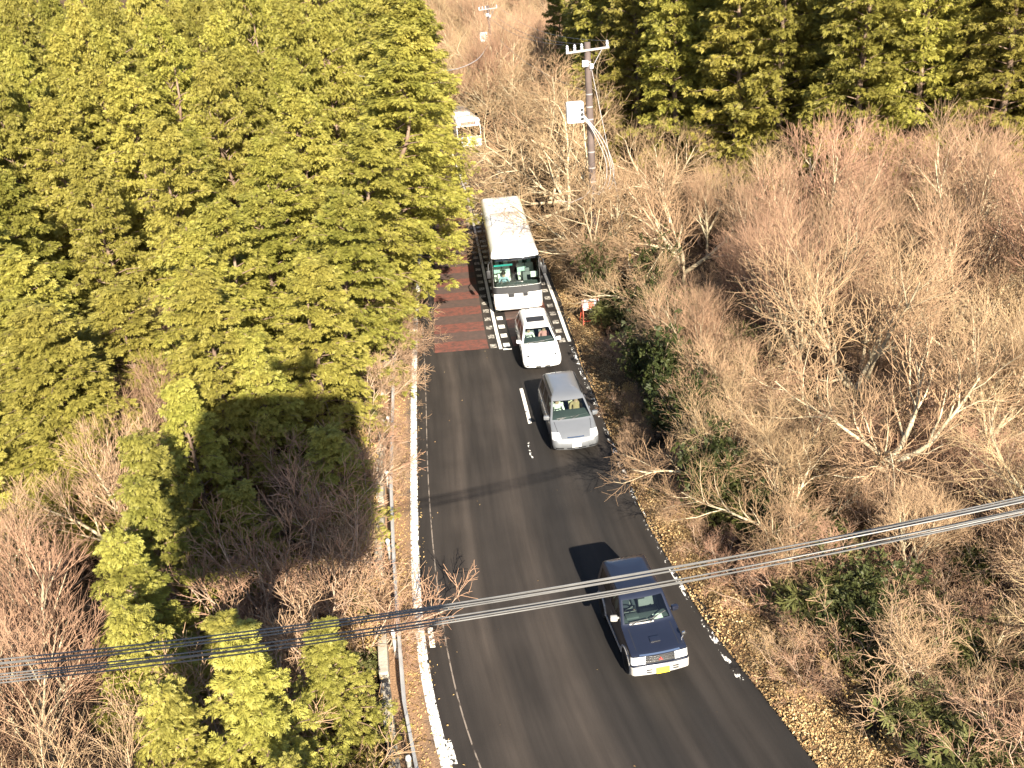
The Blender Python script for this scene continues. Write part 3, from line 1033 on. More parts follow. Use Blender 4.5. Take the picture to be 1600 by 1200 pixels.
    MB().box((0, 2.85, .85), (1.1, .14, .55), Matrix.Rotation(R(-12), 3, 'X'), .04).build('rear_seat', M['seat_grey'], r)
    MB().box((0, 1.56, 1.40), (.18, .03, .05), None, .01).build('rear_view_mirror', M['black_trim'], r)
    mb = MB(); mb.lathe([(.0, 3.27), (.20, 3.27), (.31, 3.29), (.32, 3.38), (.28, 3.44), (0, 3.45)], (.05, 0, .80), 'y', 24)
    mb.build('spare_wheel', M['tyre'], r, smooth=40)
    person('person', local(r, (-.32, 1.98, .64)), M['shirt_dark'], 'driver in a dark jacket behind the wheel of the small blue off-roader', .40, r.rotation_euler.z, .40)
    return r


blue_suv()

# ------------------------------------------------------------------ silver minivan
def mirror_cuts(sw):
    return [(6 + (1 - (b - 2)), 6 + (1 - (a - 2)), c, d) for (a, b, c, d) in sw]


def silver_van():
    r = empty('minivan', (2.13, 28.07, 0), .0709)
    tag(r, 'silver grey minivan with pale seats behind its windscreen, second in the queue', 'car')
    K = [(.20, .22, 4.14, .74, .76, .22, .15, .10, .05), (.27, .06, 4.24, .81, .82, .24, .16, .13, .05), (.42, .0, 4.28, .845, .84, .26, .16, .14, .05),
         (.56, .01, 4.28, .85, .845, .26, .16, .14, .05), (.68, .08, 4.27, .845, .845, .25, .16, .14, .05), (.76, .20, 4.26, .835, .84, .22, .16, .13, .05),
         (.84, .36, 4.24, .825, .835, .18, .16, .10, .05), (.92, .56, 4.22, .815, .83, .14, .16, .08, .05), (1.00, .80, 4.20, .80, .82, .10, .15, .06, .05),
         (1.03, .88, 4.19, .79, .815, .08, .15, .06, .05), (1.06, .92, 4.18, .78, .805, .07, .14, .07, .05), (1.50, 1.58, 4.06, .625, .65, .07, .12, .06, .05), (1.56, 1.68, 4.02, .60, .62, .07, .12, .06, .05),
         (1.615, 1.84, 3.94, .545, .56, .07, .11, .05, .05), (1.655, 2.15, 3.75, .43, .44, .07, .1, .03, .03), (1.67, 2.6, 3.3, .2, .2, .05, .05, 0, 0)]
    ws = (.0, 1.0, 1.06, 1.50)
    sw = [(2.02, 2.30, 1.10, 1.47), (2.335, 2.62, 1.10, 1.48), (2.655, 2.93, 1.12, 1.48)]
    left = mirror_cuts(sw); rear = (4.06, 4.94, 1.1, 1.48)
    cuts = [ws] + sw + left + [rear]
    te = [x for c in cuts for x in c[:2]] + [-.75, .03, .97, 1.75, .2, .45, .55, .8]
    ze = [x for c in cuts for x in c[2:]] + [.64, .84, .30, .36, .70, .76]
    S = Shell(K, wheels=(.78, 3.5), arch=.36, ts_extra=te, zs_extra=ze)
    S.body('body', M['paint_silver'], r, cuts)
    seams(S, r, (2.01, 2.32, 2.64), .36, 1.05, .70, 1.02, .03)
    S.patch('windscreen', M['glass'], r, ws, -.006)
    for c in sw + left: S.patch('side_window', M['glass_dark'], r, c, -.006)
    S.patch('rear_window', M['glass_dark'], r, rear, -.006)
    for (a, b) in ((-.80, .06), (.94, 1.80)): S.patch('headlight', M['lamp'], r, (a, b, .64, .83), .008)
    for (a, b) in ((-.45, .10), (.90, 1.45)): S.patch('fog_lamp', M['black_trim'], r, (a, b, .30, .37), .008)
    S.patch('bumper_grille', M['black_trim'], r, (.20, .43, .30, .355), .008); S.patch('bumper_grille', M['black_trim'], r, (.57, .80, .30, .355), .008)
    S.patch('grille', M['chrome'], r, (.25, .75, .70, .725), .010)
    MB().box((0, -.012, .47), (.33, .02, .165), None, .006).build('number_plate', M['plate_white'], r)
    for sx in (-1, 1):
        for wy in (.78, 3.5): wheel(r, sx * .755, wy, .31, .19, sx)
        mirror(r, sx * .79, 1.18, 1.08, M['paint_silver'], sx, .21, .16)
        for y in (1.95, 2.95): MB().box((sx * .845, y, .92), (.025, .18, .03), None, .008).build('door_handle', M['chrome'], r)
        mb = MB(); mb.tube([(sx * .565, 1.85, 1.625), (sx * .575, 2.8, 1.655), (sx * .57, 3.85, 1.60)], .018, 6)
        mb.build('roof_rail', M['black_trim'], r, smooth=50)
    MB().tube([(-.12, 3.80, 1.64), (-.12, 3.86, 1.74)], .012, 5).build('antenna', M['black_trim'], r)
    wiper(r, (-.55, .98, 1.085), (.12, 1.02, 1.10), (-.5, .92, 1.05)); wiper(r, (-.02, 1.0, 1.10), (.60, 1.10, 1.13), (.0, .92, 1.05))
    MB().box((0, 2.2, .50), (1.45, 3.3, .25)).build('underbody', M['dark_int'], r)
    MB().box((0, 1.30, .97), (1.42, .66, .22), Matrix.Rotation(R(7), 3, 'X'), .05).build('dashboard', M['dash'], r, smooth=45)
    steering(r, -.36, 1.66, 1.02, .17)
    seat(r, -.36, 2.22, .52, M['seat_white'], .54); seat(r, .36, 2.22, .52, M['seat_beige'], .54)
    MB().box((0, 3.15, .85), (1.3, .14, .6), Matrix.Rotation(R(-12), 3, 'X'), .04).build('rear_seat', M['seat_grey'], r)
    MB().box((0, 1.72, 1.42), (.2, .03, .06), None, .01).build('rear_view_mirror', M['black_trim'], r)
    MB().box((.30, 1.74, 1.455), (.42, .18, .025), Matrix.Rotation(R(-30), 3, 'X'), .01).build('sun_visor', M['seat_white'], r)
    person('person', local(r, (-.36, 2.10, .60)), M['shirt_white'], 'driver in a white top at the wheel of the silver minivan', .42, r.rotation_euler.z, .38)
    person('person', local(r, (.36, 2.10, .60)), M['shirt_tan'], 'front passenger in a tan coat in the silver minivan', .25, r.rotation_euler.z, .16)
    return r


silver_van()

# ------------------------------------------------------------------ white wagon with sunroof
def white_wagon():
    r = empty('estate_car', (1.42, 35.57, 0), .0484)
    tag(r, 'white low people carrier with a dark sunroof, between the coach and the silver minivan', 'car')
    K = [(.20, .22, 4.42, .74, .76, .24, .15, .12, .05), (.27, .05, 4.50, .81, .82, .27, .16, .15, .05), (.42, .0, 4.54, .845, .84, .28, .16, .16, .05),
         (.55, .02, 4.54, .85, .845, .28, .16, .16, .05), (.64, .10, 4.53, .845, .845, .26, .16, .16, .05), (.71, .26, 4.52, .835, .84, .24, .16, .14, .05),
         (.78, .48, 4.50, .825, .835, .2, .16, .11, .05), (.86, .74, 4.48, .815, .83, .15, .16, .08, .05), (.93, .98, 4.46, .80, .82, .10, .15, .07, .05),
         (.96, 1.05, 4.45, .79, .815, .08, .15, .06, .05), (.99, 1.09, 4.44, .78, .805, .07, .14, .07, .05), (1.41, 1.86, 4.28, .60, .62, .07, .12, .06, .05), (1.47, 1.98, 4.22, .575, .60, .07, .12, .06, .05),
         (1.53, 2.16, 4.14, .52, .53, .07, .11, .05, .05), (1.57, 2.5, 3.9, .41, .42, .07, .1, .03, .03), (1.585, 2.9, 3.4, .2, .2, .05, .05, 0, 0)]
    ws = (.0, 1.0, .99, 1.41)
    sw = [(2.02, 2.33, 1.03, 1.38), (2.365, 2.68, 1.03, 1.39), (2.715, 2.93, 1.05, 1.38)]
    left = mirror_cuts(sw); rear = (4.06, 4.94, 1.05, 1.38)
    cuts = [ws] + sw + left + [rear]
    te = [x for c in cuts for x in c[:2]] + [-.75, .03, .97, 1.75, .2, .42, .58, .8]
    ze = [x for c in cuts for x in c[2:]] + [.60, .80, .28, .35, .58, .60]
    S = Shell(K, wheels=(.88, 3.65), arch=.35, ts_extra=te, zs_extra=ze)
    S.body('body', M['paint_white'], r, cuts)
    seams(S, r, (2.01, 2.35, 2.70), .36, .98, .66, .95, .03)
    S.patch('windscreen', M['glass'], r, ws, -.006)
    for c in sw + left: S.patch('side_window', M['glass_dark'], r, c, -.006)
    S.patch('rear_window', M['glass_dark'], r, rear, -.006)
    for (a, b) in ((-.72, .00), (1.0, 1.72)):
        h = S.patch('headlight', M['lamp'], r, (a, b, .60, .775), .008)
    for x in (-.60, .60):
        MB().lathe([(0, -.02), (.05, -.015), (.055, .02)], (x, .30, .70), 'y', 12).build('headlight_bulb', M['black_trim'], r, smooth=50)
    S.patch('grille', M['black_trim'], r, (.20, .48, .585, .605), .010); S.patch('grille', M['black_trim'], r, (.52, .80, .585, .605), .010)
    S.patch('bumper_grille', M['black_trim'], r, (.22, .42, .28, .35), .008); S.patch('bumper_grille', M['black_trim'], r, (.58, .78, .28, .35), .008)
    for (a, b) in ((-.35, -.12), (1.12, 1.35)): S.patch('fog_lamp', M['black_trim'], r, (a, b, .33, .39), .008)
    MB().box((0, -.012, .45), (.33, .02, .165), None, .006).build('number_plate', M['plate_white'], r)
    MB().box((0, 2.55, 1.578), (.80, .50, .03), Matrix.Rotation(R(4.5), 3, 'X'), .012).build('sunroof', M['black_trim'], r, smooth=40)
    for sx in (-1, 1):
        for wy in (.88, 3.65): wheel(r, sx * .755, wy, .31, .19, sx)
        mirror(r, sx * .79, 1.42, 1.01, M['paint_white'], sx, .21, .15)
        for y in (2.15, 3.1): MB().box((sx * .845, y, .86), (.025, .18, .03), None, .008).build('door_handle', M['chrome'], r)
    wiper(r, (-.55, 1.16, 1.015), (.12, 1.19, 1.03), (-.5, 1.1, .985)); wiper(r, (-.02, 1.18, 1.03), (.60, 1.26, 1.06), (.0, 1.1, .985))
    MB().box((0, 2.3, .48), (1.45, 3.5, .25)).build('underbody', M['dark_int'], r)
    MB().box((0, 1.45, .90), (1.42, .66, .2), Matrix.Rotation(R(7), 3, 'X'), .05).build('dashboard', M['dash'], r, smooth=45)
    steering(r, -.36, 1.86, .96, .17)
    seat(r, -.36, 2.42, .46, M['seat_grey'], .52); seat(r, .36, 2.42, .46, M['seat_grey'], .52)
    MB().box((0, 3.3, .80), (1.3, .14, .6), Matrix.Rotation(R(-12), 3, 'X'), .04).build('rear_seat', M['seat_grey'], r)
    person('person', local(r, (-.36, 2.30, .52)), M['shirt_white'], 'driver in a white top at the wheel of the white people carrier', .42, r.rotation_euler.z, .38)
    person('person', local(r, (.34, 2.30, .52)), M['shirt_pink'], 'front passenger in a pink top in the white people carrier', .25, r.rotation_euler.z, .16)
    return r


white_wagon()

# ------------------------------------------------------------------ coach
def coach():
    r = empty('coach', (.70, 43.0, 0), .0373)
    r.scale = (1, 1.06, 1)
    tag(r, 'white touring coach with a broad windscreen and black chin panel, tallest on the road', 'coach')
    K = [(.28, .14, 11.8, 1.16, 1.18, .2, .15, .06, .03), (.36, .04, 11.92, 1.22, 1.23, .22, .16, .08, .03), (.6, .0, 11.97, 1.24, 1.245, .22, .16, .10, .03),
         (1.15, .02, 11.98, 1.245, 1.245, .22, .16, .10, .03), (1.55, .05, 11.98, 1.245, 1.245, .24, .16, .12, .03), (2.9, .22, 11.95, 1.225, 1.235, .24, .16, .12, .03),
         (3.08, .30, 11.92, 1.20, 1.22, .24, .18, .12, .03), (3.20, .46, 11.86, 1.15, 1.17, .24, .2, .10, .03), (3.28, .72, 11.75, 1.06, 1.08, .22, .2, .08, .03), (3.33, 1.1, 11.5, .90, .92, .2, .2, .05, .02), (3.36, 1.7, 11.0, .5, .5, .15, .15, 0, 0)]
    ws = (-.55, 1.55, 1.56, 2.98)
    sw = [(2.02 + .0 + .012 + i * .118, 2.02 + i * .118 + .11, 1.62, 2.82) for i in range(8)]
    left = mirror_cuts(sw)
    cuts = [ws] + sw + left
    te = [x for c in cuts for x in c[:2]] + [-.98, 1.98]
    ze = [x for c in cuts for x in c[2:]] + [1.16, 1.54, 2.72]
    S = Shell(K, wheels=(2.5, 8.9), arch=.56, ts_extra=te, zs_extra=ze, dz=.16)
    S.body('body', M['paint_white'], r, cuts)
    S.patch('windscreen', M['glass'], r, (-.55, 1.55, 1.56, 2.72), -.006)
    S.patch('sun_strip', M['glass_teal'], r, (-.55, 1.55, 2.72, 2.98), -.004)
    S.patch('pillar', M['black_trim'], r, (-1.0, -.55, 1.56, 2.98), .008); S.patch('pillar', M['black_trim'], r, (1.55, 2.0, 1.56, 2.98), .008)
    S.patch('chin_panel', M['black_trim'], r, (-.98, 1.98, 1.19, 1.55), .010)
    for c in sw + left: S.patch('side_window', M['glass_dark'], r, c, -.004)
    for (a, b) in ((-.8, .08), (.92, 1.8)):
        S.patch('headlight', M['lamp'], r, (a, b, .62, .80), .008)
    for (a, b) in ((-.6, .05), (.95, 1.6)): S.patch('fog_lamp', M['lamp_amber'], r, (a, b, .44, .49), .008)
    MB().box((0, -.02, 1.12), (1.0, .02, .20), None, .01).build('plate_recess', M['black_trim'], r)
    pl = MB().box((.02, -.045, 1.10), (.44, .02, .18), None, .006).build('number_plate', M['plate_white'], r)
    wiper(r, (-.75, .06, 1.58), (-.10, .04, 1.66), (-.55, .0, 1.50)); wiper(r, (-.05, .04, 1.64), (.75, .07, 1.60), (.1, .0, 1.50))
    # roof air conditioner, hatches and seams
    MB().box((0, 6.1, 3.385), (1.7, 2.6, .10), None, .04).build('roof_unit', M['paint_white'], r, smooth=40)
    MB().box((0, 3.2, 3.375), (.85, .75, .05), None, .02).build('roof_hatch', M['paint_white'], r, smooth=40)
    MB().box((0, 9.4, 3.375), (.85, .75, .05), None, .02).build('roof_hatch', M['paint_white'], r, smooth=40)
    mb = MB()
    for y in (1.9, 4.6, 7.6, 10.6): mb.tube([(-1.02, y, 3.302), (-.7, y, 3.346), (-.45, y, 3.366), (.45, y, 3.366), (.7, y, 3.346), (1.02, y, 3.302)], .012, 5)
    mb.build('roof_seam', M['grey_trim'], r)
    for sx in (-1, 1):
        wheel(r, sx * 1.08, 2.5, .50, .28, sx); wheel(r, sx * 1.08, 8.9, .50, .28, sx)
        mb = MB(); mb.tube([(sx * 1.18, .30, 2.95), (sx * 1.38, -.05, 2.85), (sx * 1.40, -.10, 2.55)], .03, 6)
        mb.box((sx * 1.40, -.10, 2.35), (.20, .10, .42), None, .04)
        mb.build('wing_mirror', M['black_trim'], r, smooth=45)
    MB().box((0, 6.0, .75), (2.1, 11.0, .6)).build('underbody', M['dark_int'], r)
    MB().box((0, .55, 1.42), (2.15, .55, .25), Matrix.Rotation(R(4), 3, 'X'), .06).build('dashboard', M['dash'], r, smooth=45)
    steering(r, -.60, .88, 1.52, .22)
    seat(r, -.60, 1.62, 1.00, M['seat_white'], .6)
    seat(r, .66, 1.6, 1.00, M['seat_grey'], .5)
    for yy_ in (2.6, 3.5):
        for x in (-.85, -.4, .4, .85): seat(r, x, yy_, 1.15, M['seat_white'] if yy_ < 3 else M['seat_grey'], .42)
    MB().box((-.62, .62, 2.52), (.95, .03, .09), None, .01).build('sun_visor', M['teal'], r)
    MB().box((.95, .95, 1.80), (.36, .03, .30), None, .02).build('notice', M['paper'], r)
    person('person', local(r, (-.60, 1.42, 1.12)), M['shirt_blue'], 'coach driver in a pale blue shirt at the wheel of the white coach', .44, r.rotation_euler.z, .38)
    return r


coach()

# ------------------------------------------------------------------ route bus far up the road
M['bus_cream'] = simple('cream_bus_paint', (.77, .78, .77), .3, 0, .6, noise=.04)
M['bus_blue'] = simple('blue_bus_paint', (.06, .26, .50), .3, 0, .6)
M['bus_orange'] = simple('orange_bus_band', (.65, .30, .12), .4)
M['bus_yellow'] = simple('yellow_bus_band', (.65, .62, .16), .4)
M['led_red'] = simple('red_sign_letters', (.65, .20, .17), .6)


def far_bus():
    r = empty('route_bus', (-2.1, 91, 0), .16)
    tag(r, 'white route bus with blue and yellow front band and destination sign, half hidden by branches', 'bus')
    K = [(.30, .10, 10.3, 1.14, 1.16, .16, .12, .03, .02), (.38, .02, 10.4, 1.21, 1.21, .16, .12, .05, .02), (1.2, .0, 10.4, 1.22, 1.22, .16, .12, .06, .02), (2.40, .10, 10.4, 1.215, 1.215, .16, .12, .06, .02),
         (2.85, .16, 10.35, 1.19, 1.19, .16, .12, .06, .02), (2.98, .28, 10.25, 1.12, 1.12, .16, .12, .05, .02), (3.04, .6, 10.0, .95, .95, .16, .12, .03, .02), (3.06, 1.0, 9.6, .5, .5, .12, .12, 0, 0)]
    ws = (-.3, 1.3, 1.35, 2.32)
    sw = [(2.04 + i * .12, 2.04 + i * .12 + .105, 1.45, 2.25) for i in range(8)]
    left = mirror_cuts(sw)
    cuts = [ws] + sw + left
    te = [x for c in cuts for x in c[:2]] + [.14, .86]
    S = Shell(K, wheels=(2.3, 7.4), arch=.52, ts_extra=te, zs_extra=[x for c in cuts for x in c[2:]] + [2.45, 2.75, 1.05, 1.3], dz=.2)
    S.body('body', M['bus_cream'], r, cuts)
    S.patch('windscreen', M['glass_dark'], r, ws, -.006)
    for c in sw + left: S.patch('side_window', M['glass_dark'], r, c, -.004)
    sg = S.patch('destination_sign', M['black_trim'], r, (.14, .86, 2.46, 2.76), .012)
    mb = MB()
    for i, x in enumerate(np.linspace(-.52, .52, 8)):
        mb.box((x, .085, 2.61), (.10, .02, .19 if i % 3 else .16))
    mb.build('sign_letters', M['led_red'], sg)
    for (a, b) in ((-.5, -.2), (1.2, 1.5)): S.patch('marker_window', M['black_trim'], r, (a, b, 2.50, 2.74), .010)
    S.patch('blue_band', M['bus_blue'], r, (-.8, .40, 1.14, 1.32), .008)
    S.patch('orange_band', M['bus_orange'], r, (-.8, .40, .99, 1.13), .008)
    S.patch('yellow_band', M['bus_yellow'], r, (.62, 1.8, 1.02, 1.30), .008)
    for (a, b) in ((-.5, .12), (.88, 1.5)): S.patch('headlight', M['lamp'], r, (a, b, .62, .80), .008)
    MB().box((-.25, -.02, .48), (.44, .02, .18), None, .006).build('number_plate', M['plate_white'], r)
    for sx in (-1, 1):
        wheel(r, sx * 1.06, 2.3, .48, .26, sx); wheel(r, sx * 1.06, 7.4, .48, .26, sx)
        mb = MB(); mb.tube([(sx * 1.15, .2, 2.5), (sx * 1.4, -.1, 2.45), (sx * 1.4, -.1, 2.2)], .025, 5); mb.box((sx * 1.4, -.1, 2.0), (.2, .1, .36), None, .04)
        mb.build('wing_mirror', M['black_trim'], r, smooth=45)
    MB().box((0, 4.6, 3.10), (1.5, 2.2, .16), None, .05).build('roof_unit', M['bus_cream'], r, smooth=40)
    MB().box((0, 1.55, 3.075), (1.6, .06, .03)).build('roof_seam', M['grey_trim'], r)
    MB().box((0, 5.2, .72), (2.05, 9.6, .55)).build('underbody', M['dark_int'], r)
    MB().box((0, .5, 1.22), (2.1, .5, .2), None, .05).build('dashboard', M['dash'], r)
    seat(r, -.6, 1.5, .85, M['seat_grey'])
    person('person', local(r, (-.6, 1.35, .95)), M['shirt_white'], 'bus driver in a white shirt in the far route bus', .44, r.rotation_euler.z, .38)
    return r


far_bus()

# ------------------------------------------------------------------ ropeway gondola the picture is taken from (its shadow lies on the trees)
M['gondola'] = simple('gondola_white_panel', (.55, .58, .60), .4, noise=.05)
M['steel_dark'] = simple('dark_steel', (.12, .12, .13), .5, .5)
M['cabin_glass'] = simple('dark_cabin_glass', (.02, .025, .03), .08, 0, .5)


def gondola():
    XL, XR, D, ZB, ZT = -3.10, 1.75, 3.9, -1.45, 2.80
    cx = (XL + XR) / 2; hw = (XR - XL) / 2
    r = empty('gondola_cabin', (cx, -.35 - D / 2, CAM.z))
    tag(r, 'large ropeway gondola cabin whose dark shadow falls on the left trees', 'gondola')
    y0, y1 = D / 2 * -1, D / 2
    K = []
    for (dz, ins) in ((0, .45), (.12, .18), (.4, .0), (1.0, -.02), (3.55, .0), (3.95, .12), (4.15, .35), (4.25, .75)):
        K.append((ZB + dz, y0 + ins, y1 - ins, hw - ins, hw - ins, .42, .42, .1 - .1, 0))
    S = Shell(K, nf=8, ns=10, dz=.3, ts_extra=[.05, .95, 2.05, 2.95, 4.05, 4.95, 6.05, 6.95], zs_extra=[ZB + 1.05, ZB + 3.3])
    S.body('cabin_body', M['gondola'], r)
    b = MB().box((0, 0, ZB + .04), ((hw - .5) * 2, D - 1.0, .06)); b.build('floor_panel', M['steel_dark'], r)
    for a in (.05, 2.05, 4.05, 6.05): S.patch('window', M['cabin_glass'], r, (a, a + .9, ZB + 1.05, ZB + 3.3), .008)
    mb = MB()
    mb.tube([(1.35, 0, ZT - .1), (1.3, 0, ZT + .6), (1.15, 0, ZT + 1.2), (1.15, 0, ZT + 1.75)], .11, 8)
    mb.build('hanger_arm', M['steel_dark'], r, smooth=50)
    cr = MB()
    cr.box((1.15, 0, ZT + 1.75), (.28, 2.0, .26), None, .05)
    cr.box((.9, 0, ZT + 1.86), (1.6, .5, .24), None, .05)
    for k in range(6): cr.lathe([(.17, -.04), (.17, .04)], (1.15, -.9 + .36 * k, ZT + 1.95), 'x', 14)
    cr.build('carriage', M['steel_dark'], r)
    rp = MB(); rp.tube([(1.15 + cx, -90, CAM.z + ZT - 6.3), (1.15 + cx, -2.3, CAM.z + ZT + 2.13), (1.15 + cx, 80, CAM.z + ZT + 12), (1.15 + cx, 160, CAM.z + ZT + 26)], .026, 6)
    o = rp.build('haul_rope', M['steel_dark'])
    tag(o, 'steel ropeway rope running over the road above the gondola', 'rope')


gondola()

# ------------------------------------------------------------------ plants: generators
def spray_template(kind, seed):
    r = np.random.default_rng(seed)
    Q = []
    def leaf(o, a, l, w, dz):
        o = np.array(o); d = np.array([math.cos(a), math.sin(a), dz]); s = np.array([-math.sin(a), math.cos(a), r.uniform(-.3, .3)])
        m_ = o + d * l * .55
        Q.append([o, m_ + s * w, o + d * l, m_ - s * w])
    if kind == 'fan':
        for i in range(3):
            x = .10 + .27 * i
            z = -.22 * x * x
            for sg in (-1, 1):
                leaf((x, 0, z), sg * R(48 + r.uniform(-9, 9)), (.56 - .10 * i) * r.uniform(.75, 1.25), .078, -.12 + r.uniform(-.2, .16))
        leaf((0, 0, 0), r.uniform(-.15, .15), .98, .075, -.14)
        leaf((.55, 0, -.08), r.uniform(-.3, .3), .58, .09, -.28)
    elif kind == 'oval':
        for i in range(7):
            a = r.uniform(-1.3, 1.3) + (PI if i == 0 else 0)
            leaf((r.uniform(0, .35), r.uniform(-.1, .1), r.uniform(-.1, .1)), a, r.uniform(.45, .7), .14, r.uniform(-.5, .3))
    elif kind == 'lance':
        for i in range(7):
            a = R(-75 + 25 * i + r.uniform(-10, 10))
            leaf((0, 0, 0), a, r.uniform(.75, 1.1), .075, r.uniform(-.35, .15))
    return np.array(Q)


def place_sprays(T, O, D, Nn, S):
    """T (q,4,3) template; O origins, D axis dirs, Nn rough normals, S sizes"""
    D = D / np.linalg.norm(D, axis=1)[:, None]
    Nn = Nn - D * (D * Nn).sum(1)[:, None]
    Nn = Nn / (np.linalg.norm(Nn, axis=1)[:, None] + 1e-9)
    W = np.cross(Nn, D)
    Rm = np.stack([D, W, Nn], 1)              # (n,3,3) rows
    P = np.einsum('qij,njk->nqik', T, Rm) * S[:, None, None, None] + O[:, None, None, :]
    return P.reshape(-1, 4, 3)


def quads_mesh(name, Q, mat):
    V = Q.reshape(-1, 3)
    F = np.arange(len(V)).reshape(-1, 4)
    return mesh_arrays(name, V, F, mat)


def tubes_mesh(name, polylines, mat, smooth=True):
    V = []; F = []
    for pts, rs, n in polylines:
        base = len(V)
        prev = None
        L = len(pts)
        for i in range(L):
            p = pts[i]
            a = pts[i - 1] if i > 0 else pts[i]; b = pts[i + 1] if i < L - 1 else pts[i]
            d = (b[0] - a[0], b[1] - a[1], b[2] - a[2])
            l = math.sqrt(d[0] ** 2 + d[1] ** 2 + d[2] ** 2) or 1e-9
            d = (d[0] / l, d[1] / l, d[2] / l)
            if abs(d[2]) < .9: u = (-d[1], d[0], 0.0)
            else: u = (0.0, -d[2], d[1])
            l = math.sqrt(u[0] ** 2 + u[1] ** 2 + u[2] ** 2) or 1e-9
            u = (u[0] / l, u[1] / l, u[2] / l)
            w = (d[1] * u[2] - d[2] * u[1], d[2] * u[0] - d[0] * u[2], d[0] * u[1] - d[1] * u[0])
            r = rs[i]
            for k in range(n):
                c, s = CS[n][k]
                V.append((p[0] + (u[0] * c + w[0] * s) * r, p[1] + (u[1] * c + w[1] * s) * r, p[2] + (u[2] * c + w[2] * s) * r))
        for i in range(L - 1):
            for k in range(n):
                k2 = (k + 1) % n
                F.append((base + i * n + k, base + i * n + k2, base + (i + 1) * n + k2, base + (i + 1) * n + k))
    return mesh_arrays(name, V, F, mat, smooth=smooth)


CS = {n: [(math.cos(2 * PI * k / n), math.sin(2 * PI * k / n)) for k in range(n)] for n in (3, 4, 5, 6, 8)}


def make_cypress(seed, h, rad, base, leafmat, nb=70, size=.42, clusters=6, per=9, round_=.62, tuft=.30):
    r = np.random.default_rng(seed)
    T = [spray_template('fan', seed * 10 + i) for i in range(4)]
    O, D, Nn, S = [], [], [], []
    lines = []
    sway = r.normal(0, .05, 2)
    tp = [(sway[0] * z * .3 * math.sin(z), sway[1] * z * .3 * math.cos(z * .8), z) for z in np.linspace(-.6, h * .97, 9)]
    lines.append((tp, list(np.linspace(.05 + h * .014, .015, 9)), 8))
    for b in range(nb):
        t = ((b + r.random()) / nb) ** .85
        z = h * (base + (1 - base) * t * .985)
        prof = (1 - t) ** round_ * (.55 + .45 * min(1, t / .18 + .3))
        L = max(.35, rad * prof * r.uniform(.72, 1.12))
        a = b * 2.399963 + r.normal(0, .25)
        rise = .30 + .55 * t + r.normal(0, .08); droop = .42 + r.uniform(-.08, .12)
        ca, sa = math.cos(a), math.sin(a)
        f = lambda s: (ca * L * s, sa * L * s, z + L * (rise * s - droop * s * s))
        lines.append(([f(s) for s in (0, .35, .7, 1)], [.035 * L / rad + .012, .022, .014, .006], 4))
        nc = max(2, int(round(clusters * (.5 + .5 * L / rad))))
        for c in range(nc):
            s = .30 + .72 * (c + r.random() * .9) / nc
            lat = r.normal(0, .22) * L * (1.12 - s * .75)
            px, py, pz = f(min(s, 1.04))
            cpt = np.array([px - sa * lat, py + ca * lat, pz - abs(lat) * .12])
            n_ = int(per * r.uniform(.6, 1.4))
            g_ = r.normal(0, 1, (n_, 3)); g_ /= np.linalg.norm(g_, axis=1)[:, None]
            rad_c = tuft * r.uniform(.7, 1.25) * (.75 + .25 * L / rad)
            o = cpt + g_ * (np.array([1, 1, .62]) * rad_c * r.uniform(.35, 1.0, (n_, 1)))
            out = np.array([ca, sa, 0.0]) + np.array([-sa, ca, 0.]) * np.sign(lat) * .4
            d = g_ * np.array([1, 1, .45]) * .8 + out * .55 + np.array([0, 0, -.28]) + r.normal(0, .25, (n_, 3))
            nn = g_ * .75 + np.array([ca * .45, sa * .45, .6]) + r.normal(0, .45, (n_, 3))
            O.append(o); D.append(d); Nn.append(nn); S.append(size * r.uniform(.65, 1.25, n_))
    # leader
    n_ = 26
    zt = h * r.uniform(.86, 1.0, n_)
    O.append(np.stack([r.normal(0, .10, n_), r.normal(0, .10, n_), zt], -1))
    D.append(np.stack([r.normal(0, 1, n_), r.normal(0, 1, n_), r.uniform(.3, 1.2, n_)], -1)); Nn.append(r.normal(0, 1, (n_, 3)) + np.array([0, 0, .6])); S.append(size * r.uniform(.5, .9, n_))
    O = np.concatenate(O); D = np.concatenate(D); Nn = np.concatenate(Nn); S = np.concatenate(S)
    pick = r.integers(0, 4, len(O))
    Q = np.concatenate([place_sprays(T[i], O[pick == i], D[pick == i], Nn[pick == i], S[pick == i]) for i in range(4)])
    return tubes_mesh('trunk', lines, M['bark_cypress']), quads_mesh('crown', Q, leafmat)


